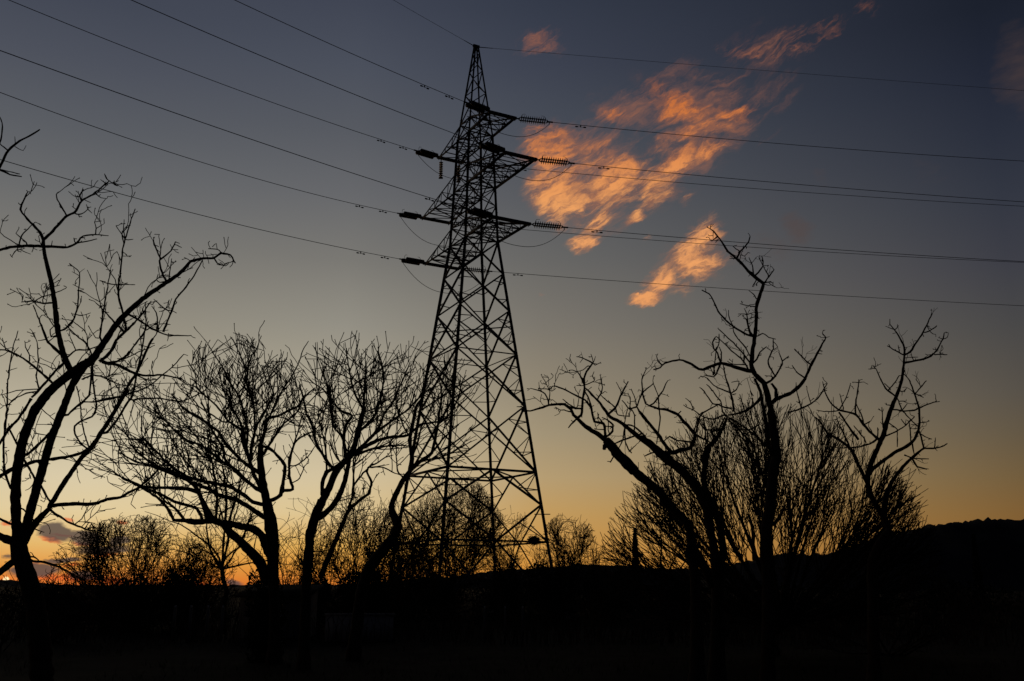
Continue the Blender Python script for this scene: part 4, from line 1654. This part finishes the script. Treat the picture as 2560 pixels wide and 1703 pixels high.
rd = Tree("bare_tree", "rightmost bare tree, upright limbs bending over in front of the dark hill", "tree", RIGHT, 17.0, 53, .5)
rd.fat = 1.2
rd.trace("""
T K 110 88 985 2630 960 1400 990 1250 1080 1090 1160 980
K 60 46 1160 980 1090 880 1090 750 1120 560
K 34 18 1120 560 1190 430 1290 300 1420 170 1530 88
O 13 7 1285 1418 1390 1415 1450 1405 1520 1370
O 7 3 1400 1412 1405 1310
O 6 3 1405 1415 1425 1440
O 12 9 1290 1410 1265 1300 1245 1245
K 56 48 1160 980 1060 800 1000 700 940 600 910 450 930 300
K 46 42 930 300 1000 130 1060 0
O 42 15 860 1370 900 1270 930 1150 980 1000 1020 910 1070 770 1090 640 1100 500
O 14 5 1100 500 1100 420 1060 340 1000 250 960 200 957 150
O 6 4 1010 262 1045 212
O 6 4 995 250 925 222
O 12 7 1100 505 1020 460 930 410
O 8 5 970 432 945 395
O 7 4 1055 475 1040 405
O 7 4 1100 470 1125 425
O 16 7 1110 495 1160 470 1210 390 1270 300 1320 210 1372 90
O 9 7 1280 285 1350 265 1420 215
O 6 3 1325 215 1345 260 1380 295 1410 300
O 16 7 1105 580 1200 560 1290 540 1360 510 1420 450 1480 340 1490 285
O 9 6 1380 500 1450 495 1520 497
O 5 3 1455 490 1465 410
O 6 4 1405 465 1400 425
O 6 4 1380 495 1330 500 1305 490
O 6 3 1480 345 1520 330 1532 285
O 6 3 1475 350 1435 330
O 6 4 1110 525 1235 522
O 6 4 1185 550 1165 470
O 14 6 1015 905 940 850 900 800 860 720 825 640 790 600
O 9 7 945 840 1010 770 1050 700
O 8 6 958 832 905 775
O 6 4 822 628 745 640
O 5 3 818 612 820 565
O 5 3 822 612 875 585
O 13 6 990 1035 1100 1050 1200 1040 1290 1000 1390 965 1450 957
O 5 3 1408 960 1408 895
O 10 8 1035 930 1080 1040 1150 1120 1230 1200
O 7 5 1055 955 1120 955
O 7 4 1090 1030 1130 975
O 30 7 740 1690 800 1610 890 1540 1000 1460 1120 1400 1200 1330 1240 1230 1250 1100 1240 1000 1200 880 1150 750 1095 680
O 8 6 1207 880 1260 820 1315 750
O 7 6 1212 882 1290 915
O 6 4 1200 872 1145 830
O 6 4 1265 815 1220 740
O 7 4 1250 1160 1290 1165 1350 1147
O 6 4 1245 1220 1165 1222
O 6 4 1245 1190 1165 1182
O 9 5 1245 1260 1300 1300 1370 1325
O 7 5 980 990 930 990 922 970
O 8 6 1055 860 1095 855 1122 825
O 22 6 855 1335 760 1250 700 1180 630 1090 560 1060 460 1040 380 970 330 880 300 760
O 12 6 620 1082 625 970 645 840 655 740
O 6 3 652 770 590 765
O 6 3 655 770 705 765
O 9 5 462 1040 530 920 575 775
O 8 5 510 1042 490 970 468 880
O 10 7 700 1180 690 1110 630 980
O 9 5 450 1050 320 1055 240 1040
O 16 13 650 1330 560 1210 460 1060
O 26 8 640 1540 590 1440 540 1390 430 1310 350 1270 300 1190 230 1105
O 14 6 570 1410 500 1260 440 1130 437 1100
O 6 4 437 1130 400 1140
O 14 12 840 1330 760 1370 660 1400 575 1410
O 9 6 540 1412 460 1412 380 1400
O 8 6 705 1185 775 1145
O 9 6 895 1230 885 1120 882 1010
O 10 7 905 1300 1000 1260 1100 1200 1200 1105
O 8 7 950 1170 1030 1230 1030 1400
O 9 7 1165 1370 1160 1260 1145 1150
O 10 6 720 1330 660 1260 605 1192
O 8 5 1100 1180 1068 1130
O 12 6 1100 1480 1200 1515 1340 1520
O 12 7 1180 1375 1195 1470
O 10 6 840 1310 840 1210
O 8 5 790 1260 750 1200
K 16 8 1400 220 1450 290 1560 320
K 40 20 950 560 800 250 720 90
""")
rd.shoots(.15, (.03, .085), .0075, dict(SPUR, rmin=.0058), 0, .03, .1, upb=.1, tang=.25)
rd.shoots(.9, (.10, .30), .0065, dict(SPUR, kids=(2.2,), n=(5, 4), rmin=.003), 0, .022, .25, upb=.1)
rd.build()


# ------------------------------------------------------------------ grown bushes and small trees behind
def bush(name, label, cat, group, px, y, top, hw, seed, stems=9, shoots=14, fan=(12, 82), rmin=.006, trunk=0.0, up=.10, wob=.11,
         kids=(3.4, 1.8), lenf=1.0, r0=.05, arcs=1.0, rs=1.45, low=1.0, ang=(.22, .7), flat=1.0, first=.05):
    """many-stemmed bare bush or small tree; px, top and hw are photograph pixels, y its depth in metres"""
    t = Tree(name, label, cat, group, y, seed)
    rg = t.rng
    k = y / F
    bx = at(px, 1469, y)[0]
    H_ = at(px, top, y)[2]
    W = hw * k
    z0 = ground_z(bx, y) - .05

    def env(p):
        h = (p[2] - trunk * .5) / (H_ - trunk * .5)
        return ((p[0] - bx) / W) ** 2 + ((p[1] - y) / (W * .8)) ** 2 + max(h, 0) ** 2 * .98 < 1.0 and p[2] > .1
    if trunk:
        n = 6
        pts = [(bx + rg.gauss(0, .03) * i, y + rg.gauss(0, .03) * i, z0 + (trunk - z0) * i / n) for i in range(n + 1)]
        t.trunk.append((pts, [r0 * 1.9 * (1.25 - .35 * i / n) for i in range(n + 1)]))
        top_p = pts[-1]
    else:
        top_p = None
    par = dict(n=(7, 6, 5), wob=wob, up=up, levels=3, kids=kids, ang=ang, len=(.38, .68), rmin=rmin, env=env, buds=.25)
    for s in range(stems):
        az_ = 2 * math.pi * (s + rg.uniform(-.35, .35)) / stems
        el = math.radians(fan[0] + (fan[1] - fan[0]) * rg.random() ** low)
        if flat < .52:                              # an even fan, widest across the row
            th = math.pi * (s + .5 + rg.uniform(-.4, .4)) / stems
            th = .04 + th * (math.pi - .08) / math.pi
            d = unit((math.cos(th), rg.gauss(0, .38), math.sin(th)))
            el = math.asin(min(1, abs(d[2])))
        else:
            d = unit((math.cos(az_) * math.cos(el), flat * math.sin(az_) * math.cos(el), math.sin(el)))
        if top_p:
            p = top_p
        else:
            p = (bx + rg.gauss(0, .14) * W * .5, y + rg.gauss(0, .14) * W * .5, z0)
        reach = math.hypot(W * math.cos(el), H_ * math.sin(el)) * .80 * arcs
        n = 9
        pts = [p]
        q = p
        for i in range(n):
            d = unit((d[0] + rg.gauss(0, wob * .8), d[1] + rg.gauss(0, wob * .8), d[2] + rg.gauss(0, wob * .6) + up * .22))
            q = (q[0] + d[0] * reach / n, q[1] + d[1] * reach / n, max(q[2] + d[2] * reach / n, .05))
            pts.append(q)
        rr = r0 * rg.uniform(.7, 1.1)
        it = (pts, [max(rmin, rr * (1 - .82 * i / n)) for i in range(n + 1)])
        t.limbs.append(it)
        for _ in range(shoots):
            i = min(n, 1 + int(n * rg.uniform(first, 1.0) ** .8))
            e = unit(tuple(pts[i][a] - pts[i - 1][a] for a in range(3)))
            rad = unit((pts[i][0] - bx, pts[i][1] - y, (pts[i][2] - trunk) * .9 + .05))
            g_ = (rg.gauss(0, .5), rg.gauss(0, .5), rg.gauss(0, .4))
            dd = unit((e[0] * .6 + rad[0] * .55 + g_[0], e[1] * .6 + rad[1] * .55 + g_[1], e[2] * .6 + rad[2] * .55 + g_[2] + .25))
            t.grow(pts[i], dd, reach * rg.uniform(.26, .58) * lenf, rmin * rs, 0, par)
    return t.build()


FARB = "bare bushes behind the orchard"
bush("bare_tree", "wide bushy bare tree with a fan of fine upright shoots behind the right-hand trees", "tree", "bare orchard trees on the right",
     1925, 26.0, 1008, 445, 61, stems=30, shoots=36, fan=(2, 84), rmin=.0078, flat=.5, first=.14, trunk=.7, up=.04, wob=.062, kids=(2.2, .8), lenf=1.45, ang=(.16, .5), r0=.07, arcs=.95, low=1.25)
bush("bare_bush", "low bare bush with long twigs reaching right in front of the hill", "bush", FARB, 2215, 25.0, 1205, 230, 62, stems=12, shoots=8, fan=(6, 48), up=.025, wob=.16, ang=(.4, 1.2), rmin=.0062,
     r0=.03, arcs=1.1, kids=(2.0, 1.0))
bush("bare_bush", "tangled bare bush in front of the sunset glow, right of the leftmost trunk", "bush", FARB, 325, 40.0, 1288, 245, 63, stems=34, shoots=20, fan=(0, 80), flat=.6, up=.025, wob=.16, ang=(.4, 1.2), rmin=.0088, kids=(3.2, 1.6), r0=.04, low=1.1, arcs=1.05)
bush("bare_bush", "small bare bush at the foot of the leftmost tree", "bush", FARB, 150, 30.0, 1385, 150, 64, stems=12, shoots=9, fan=(8, 75), up=.025, wob=.16, ang=(.4, 1.2), rmin=.0066, r0=.028)
bush("bare_bush", "sparse bare bush at the bottom of the left edge under the sun", "bush", FARB, 20, 26.0, 1380, 110, 74, stems=9, shoots=6, fan=(20, 80), up=.025, wob=.16, ang=(.4, 1.2), rmin=.006, r0=.024, kids=(2.0, 1.0))
bush("bare_tree", "slim young bare tree standing under the broad tree's low limb", "tree", "slim bare trees behind", 566, 36.0, 1190, 120, 65, stems=11, shoots=16, fan=(22, 86),
     up=.025, wob=.16, ang=(.4, 1.2), rmin=.0078, trunk=2.2, r0=.042, kids=(3.0, 1.5))
bush("bare_bush", "bare bush between the broad dense tree and its right-hand neighbour", "bush", FARB, 735, 38.0, 1235, 120, 66, stems=15, shoots=16, fan=(15, 86), up=.025, wob=.16, ang=(.4, 1.2), rmin=.0082, r0=.035, kids=(2.6, 1.3))
bush("bare_bush", "bare thicket behind the trunk leaning right, left of the pylon", "bush", FARB, 885, 42.0, 1205, 150, 67, stems=22, shoots=22, fan=(12, 86), up=.025, wob=.16, ang=(.4, 1.2), rmin=.0092, r0=.042, kids=(3.0, 1.5))
bush("bare_bush", "low bare thicket right of the broad tree's trunk, below its neighbour's fork", "bush", FARB, 990, 46.0, 1290, 110, 75, stems=16, shoots=16, fan=(12, 86), up=.025, wob=.16, ang=(.4, 1.2), rmin=.010, r0=.04)
bush("bare_bush", "rounded bare thicket standing behind the pylon's left legs", "bush", FARB, 1125, 66.0, 1180, 170, 68, stems=26, shoots=26, fan=(8, 86), up=.025, wob=.16, ang=(.4, 1.2), rmin=.0135, r0=.06, kids=(3.0, 1.5))
bush("bare_bush", "bare thicket seen through the pylon's right legs", "bush", FARB, 1280, 68.0, 1280, 120, 69, stems=20, shoots=20, fan=(10, 86), up=.025, wob=.16, ang=(.4, 1.2), rmin=.0135, r0=.055, kids=(3.0, 1.4))
bush("bare_bush", "bare thicket filling the gap behind the elbow-bent trunk", "bush", FARB, 1000, 58.0, 1225, 120, 76, stems=20, shoots=20, fan=(5, 86), up=.025, wob=.16, ang=(.4, 1.2), rmin=.0115, r0=.05, kids=(3.0, 1.4))
bush("bare_bush", "low bare bush behind the foot of the slim young tree", "bush", FARB, 500, 44.0, 1330, 110, 77, stems=18, shoots=16, fan=(5, 80), up=.025, wob=.16, ang=(.4, 1.2), rmin=.009, r0=.035, kids=(2.8, 1.4))
bush("bare_bush", "rounded bare bush just right of the pylon's foot", "bush", FARB, 1425, 64.0, 1278, 110, 70, stems=22, shoots=22, fan=(10, 86), up=.025, wob=.16, ang=(.4, 1.2), rmin=.0125, r0=.055, kids=(2.8, 1.4))
bush("bare_bush", "lower bare bush left of the thin cypress", "bush", FARB, 1515, 60.0, 1312, 85, 71, stems=16, shoots=16, fan=(8, 80), up=.025, wob=.16, ang=(.4, 1.2), rmin=.0115, r0=.045)
bush("bare_tree", "small sparse bare tree between the cypress and the knotted trunk", "tree", "slim bare trees behind", 1672, 32.0, 1285, 120, 72, stems=10, shoots=8, fan=(8, 76),
     up=.025, wob=.16, ang=(.4, 1.2), rmin=.0072, trunk=1.4, r0=.04, kids=(2.4, 1.2))
bush("bare_bush", "sparse bare bush between the pale hill and the tallest right tree", "bush", FARB, 1800, 34.0, 1320, 100, 73, stems=9, shoots=7, fan=(15, 80), up=.025, wob=.16, ang=(.4, 1.2), rmin=.0072, r0=.03, kids=(2.2, 1.1))


# ------------------------------------------------------------------ evergreen shrubs, cypresses, undergrowth
def leafy(name, label, cat, group, px, y, top, hw, seed, n=2600, size=.10, slim=False, depth=.8):
    rg = random.Random(seed)
    k = y / F
    c = at(px, 1469, y)
    Ht = at(px, top, y)[2]
    W = hw * k
    V, Q = [], []
    lobes = []
    if not slim:
        for _ in range(9):
            lobes.append((rg.uniform(-.6, .6) * W, rg.uniform(-.6, .6) * W * depth, rg.uniform(.35, .72) * Ht, rg.uniform(.32, .55) * W, rg.uniform(.28, .36) * Ht))
    i = 0
    while i < n:
        if slim:
            h = rg.random() ** .85
            r = W * (1 - h) ** .62 * math.sqrt(rg.uniform(.15, 1.0)) * (1 + .18 * math.sin(h * 47))
            a = rg.uniform(0, 6.283)
            p = (r * math.cos(a), r * math.sin(a), .15 + h * (Ht - .15))
        else:
            lx, ly, lz, lr, lh = rg.choice(lobes)
            u = unit((rg.gauss(0, 1), rg.gauss(0, 1), rg.gauss(0, 1)))
            s = rg.uniform(.55, 1.0)
            p = (lx + u[0] * lr * s, ly + u[1] * lr * s, lz + u[2] * lh * s)
            if rg.random() < .35:
                p = (p[0], p[1], rg.uniform(0, lz))
            if p[2] < 0 or p[2] > Ht * 1.03:
                continue
        s = size * rg.uniform(.6, 1.5)
        d = unit((rg.gauss(0, 1), rg.gauss(0, 1), rg.gauss(.5, 1)))
        e = unit((rg.gauss(0, 1), rg.gauss(0, 1), rg.gauss(0, 1)))
        b = len(V)
        V += [(c[0] + p[0] - d[0] * s, y + p[1] - d[1] * s, p[2] - d[2] * s),
              (c[0] + p[0] + e[0] * s * .5, y + p[1] + e[1] * s * .5, p[2] + e[2] * s * .5),
              (c[0] + p[0] + d[0] * s, y + p[1] + d[1] * s, p[2] + d[2] * s),
              (c[0] + p[0] - e[0] * s * .5, y + p[1] - e[1] * s * .5, p[2] - e[2] * s * .5)]
        Q.append((b, b + 1, b + 2, b + 3))
        i += 1
    root = thing(name, label, cat, (c[0], y, 0), group)
    V = np.array(V)
    V[:, 2] = np.maximum(V[:, 2], .01)
    mesh_obj("foliage", V, [np.array(Q)], LEAF, root, (c[0], y, 0))
    g = Geo()
    for _ in range(1 if slim else 6):
        a = rg.uniform(0, 6.283)
        e = 0 if slim else W * .45
        p0 = (c[0] + (0 if slim else rg.gauss(0, .1)), y, -.1)
        p1 = (c[0] + math.cos(a) * e, y + math.sin(a) * e, Ht * (.9 if slim else .55))
        g.tubes([(smooth_path([p0, ((p0[0] + p1[0]) / 2, y + rg.gauss(0, .05), Ht * .35), p1], .4), .05 if not slim else .10, .015)], 6)
    g.build("stem", BARK, root, (c[0], y, 0), True)
    return root


SHR = "dark evergreen shrubs along the field edge"
for px, y, top, hw, lab, n in (
        (300, 38, 1432, 95, "low dark evergreen mound under the tangled sunset bush", 3200),
        (460, 37, 1404, 42, "upright dark evergreen shrub just left of the slim young tree", 2600),
        (655, 22.6, 1418, 62, "dark ivy mound around the foot of the broad dense tree", 3000),
        (770, 40, 1440, 60, "low dark shrub at the foot of the tree leaning right", 2200),
        (905, 40, 1418, 95, "rounded dark shrub left of the pylon's feet", 3200),
        (1085, 52, 1432, 90, "low dark shrub at the pylon's left feet", 2800),
        (1265, 52, 1418, 90, "dark shrub at the pylon's right feet", 2800),
        (1400, 50, 1400, 90, "taller dark shrub right of the pylon, left of the cypress", 3200),
        (1530, 50, 1410, 80, "dark shrub directly left of the cypress foot", 2800),
        (1690, 46, 1440, 100, "low dark shrub between the cypress and the knotted trunk", 2800),
        (1900, 44, 1424, 110, "dark shrub at the foot of the fan-shaped bushy tree", 3000),
        (2120, 46, 1430, 130, "dark shrub below the hill, left of the rightmost trunk", 3000),
        (2400, 48, 1436, 150, "long low dark shrub below the hill at the right edge", 3200),
        (80, 44, 1452, 110, "low dark shrub at the bottom of the sunset, left edge", 2600)):
    leafy("evergreen_shrub", lab, "shrub", SHR, px, y, top, hw, int(px * 7 + 3), n, .09 if y > 30 else .06)
leafy("cypress_tree", "thin dark pointed cypress against the sunset right of the pylon", "tree", "pointed cypresses", 1591, 75.0, 1322, 11.5, 91, 3800, .13, True)
leafy("cypress_tree", "thin dark cypress barely visible against the hill on the right", "tree", "pointed cypresses", 2447, 85.0, 1338, 12, 92, 3800, .14, True)

# undergrowth: a belt of weeds and brambles where the field ends, and grass in the field
rg = random.Random(5)
polys = []
for _ in range(9000):
    y = 30 + rg.random() ** 1.3 * 60
    x = rg.uniform(-.62, .62) * y
    h = rg.uniform(.4, 1.45) * (1.15 if vnoise(x * .25, y * .1, 8) > .5 else .75)
    lx, ly = rg.gauss(0, .28) * h, rg.gauss(0, .28) * h
    polys.append(([(x, y, -.05), (x + lx * .4, y + ly * .4, h * .55), (x + lx * 1.3, y + ly, h)], .014, .006))
g = Geo()
g.tubes(polys, 3)
tag(g.build("undergrowth", TWIG), "dark belt of weeds and brambles along the far edge of the field", "undergrowth", kind='stuff')
V, Q = [], []
for _ in range(26000):
    y = 3.5 + rg.random() ** 1.6 * 32
    x = rg.uniform(-.68, .68) * y
    if vnoise(x * .6, y * .6, 4) < .35:
        continue
    h, w = rg.uniform(.05, .22), rg.uniform(.004, .010)
    a = rg.uniform(0, 6.283)
    b = len(V)
    z = ground_z(x, y) - .03
    V += [(x - w * math.cos(a), y - w * math.sin(a), z), (x + w * math.cos(a), y + w * math.sin(a), z),
          (x + rg.gauss(0, .4) * h, y + rg.gauss(0, .4) * h, z + h)]
    Q.append((b, b + 1, b + 2))
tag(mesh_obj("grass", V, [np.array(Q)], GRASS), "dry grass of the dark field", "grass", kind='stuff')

# ------------------------------------------------------------------ dim things on the far side of the field
# a low pale wall behind the trunks
p0, p1 = at(812, 1594, 31.5), at(978, 1594, 31.5)
wl = thing("low_wall", "low pale wall barely visible behind the trunks left of the pylon", "wall", (p0[0], 31.5, 0))
g = Geo()
g.bar(((p0[0]), 31.5, .36), (p1[0], 31.9, .36), .22, .80)
g.build("wall_face", PALEWALL, wl, (p0[0], 31.5, 0))
g = Geo()
g.bar((p0[0] - .05, 31.5, .79), (p1[0] + .05, 31.9, .79), .30, .06)
g.build("coping", CONCRETE, wl, (p0[0], 31.5, 0))

# a small garden shed with a white framed window
sx = at(680, 1540, 33.0)[0]
sh = thing("garden_shed", "small dark shed with a pale window frame, barely visible below the broad tree", "shed", (sx, 34.0, 0))
so = (sx, 34.0, 0)
W2, D2, HT = 1.05, 1.0, 1.30
V = [(sx - W2, 33, -.05), (sx + W2, 33, -.05), (sx + W2, 35, -.05), (sx - W2, 35, -.05),
     (sx - W2, 33, HT), (sx + W2, 33, HT), (sx + W2, 35, HT + .3), (sx - W2, 35, HT + .3)]
mesh_obj("wall", V, [np.array([(0, 1, 5, 4), (1, 2, 6, 5), (2, 3, 7, 6), (3, 0, 4, 7)])], WOODPOST, sh, so)
g = Geo()
g.bar((sx, 32.8, HT + .01), (sx, 35.25, HT + .36), 2 * W2 + .3, .06)
g.build("roof", TWIG, sh, so)
wx, wz, ww, wh = sx, .62, .30, .22
g = Geo()
for a, b in (((-ww, -wh), (ww, -wh)), ((-ww, wh), (ww, wh)), ((-ww, -wh), (-ww, wh)), ((ww, -wh), (ww, wh)), ((0, -wh), (0, wh))):
    g.bar((wx + a[0], 32.97, wz + a[1]), (wx + b[0], 32.97, wz + b[1]), .05)
wf = g.build("window", FRAME, sh, so)
mesh_obj("pane", [(wx - ww, 32.985, wz - wh), (wx + ww, 32.985, wz - wh), (wx + ww, 32.985, wz + wh), (wx - ww, 32.985, wz + wh)],
         [np.array([(0, 1, 2, 3)])], PANE, wf, so)

# fence posts
first = None
for i, (px, top, bot) in enumerate(((432, 1552, 1602), (472, 1545, 1600), (515, 1552, 1600), (552, 1538, 1602), (1210, 1545, 1598), (1262, 1548, 1598), (1306, 1545, 1600))):
    x = at(px, 1590, 31.0)[0]
    if first is None:
        root = first = thing("fence_post", "thin pale post", "post", (x, 31.0, 0), "pale posts in the dark field")
        g = Geo()
        g.bar((x, 31, -.1), (x + .01, 31, 1.0), .07)
        g.build("shaft", WOODPOST, root, (x, 31.0, 0))
        g = Geo()
        g.bar((x + .01, 31, .995), (x + .01, 31, 1.06), .045)
        g.build("cap", FRAME, root, (x, 31.0, 0))
    else:
        root = first.copy()
        C.objects.link(root)
        root.location = (x, 31.0, 0)
        for ch in first.children:
            c = ch.copy()
            C.objects.link(c)
            c.parent = root
    root['label'] = ("leftmost thin pale post in the dark field", "second thin pale post from the left in the dark field",
                     "third thin pale post from the left in the dark field", "thin pale post nearest the shed, left of it",
                     "thin pale post in front of the pylon, left of three", "thin pale post in front of the pylon, middle of three",
                     "thin pale post in front of the pylon, right of three")[i]
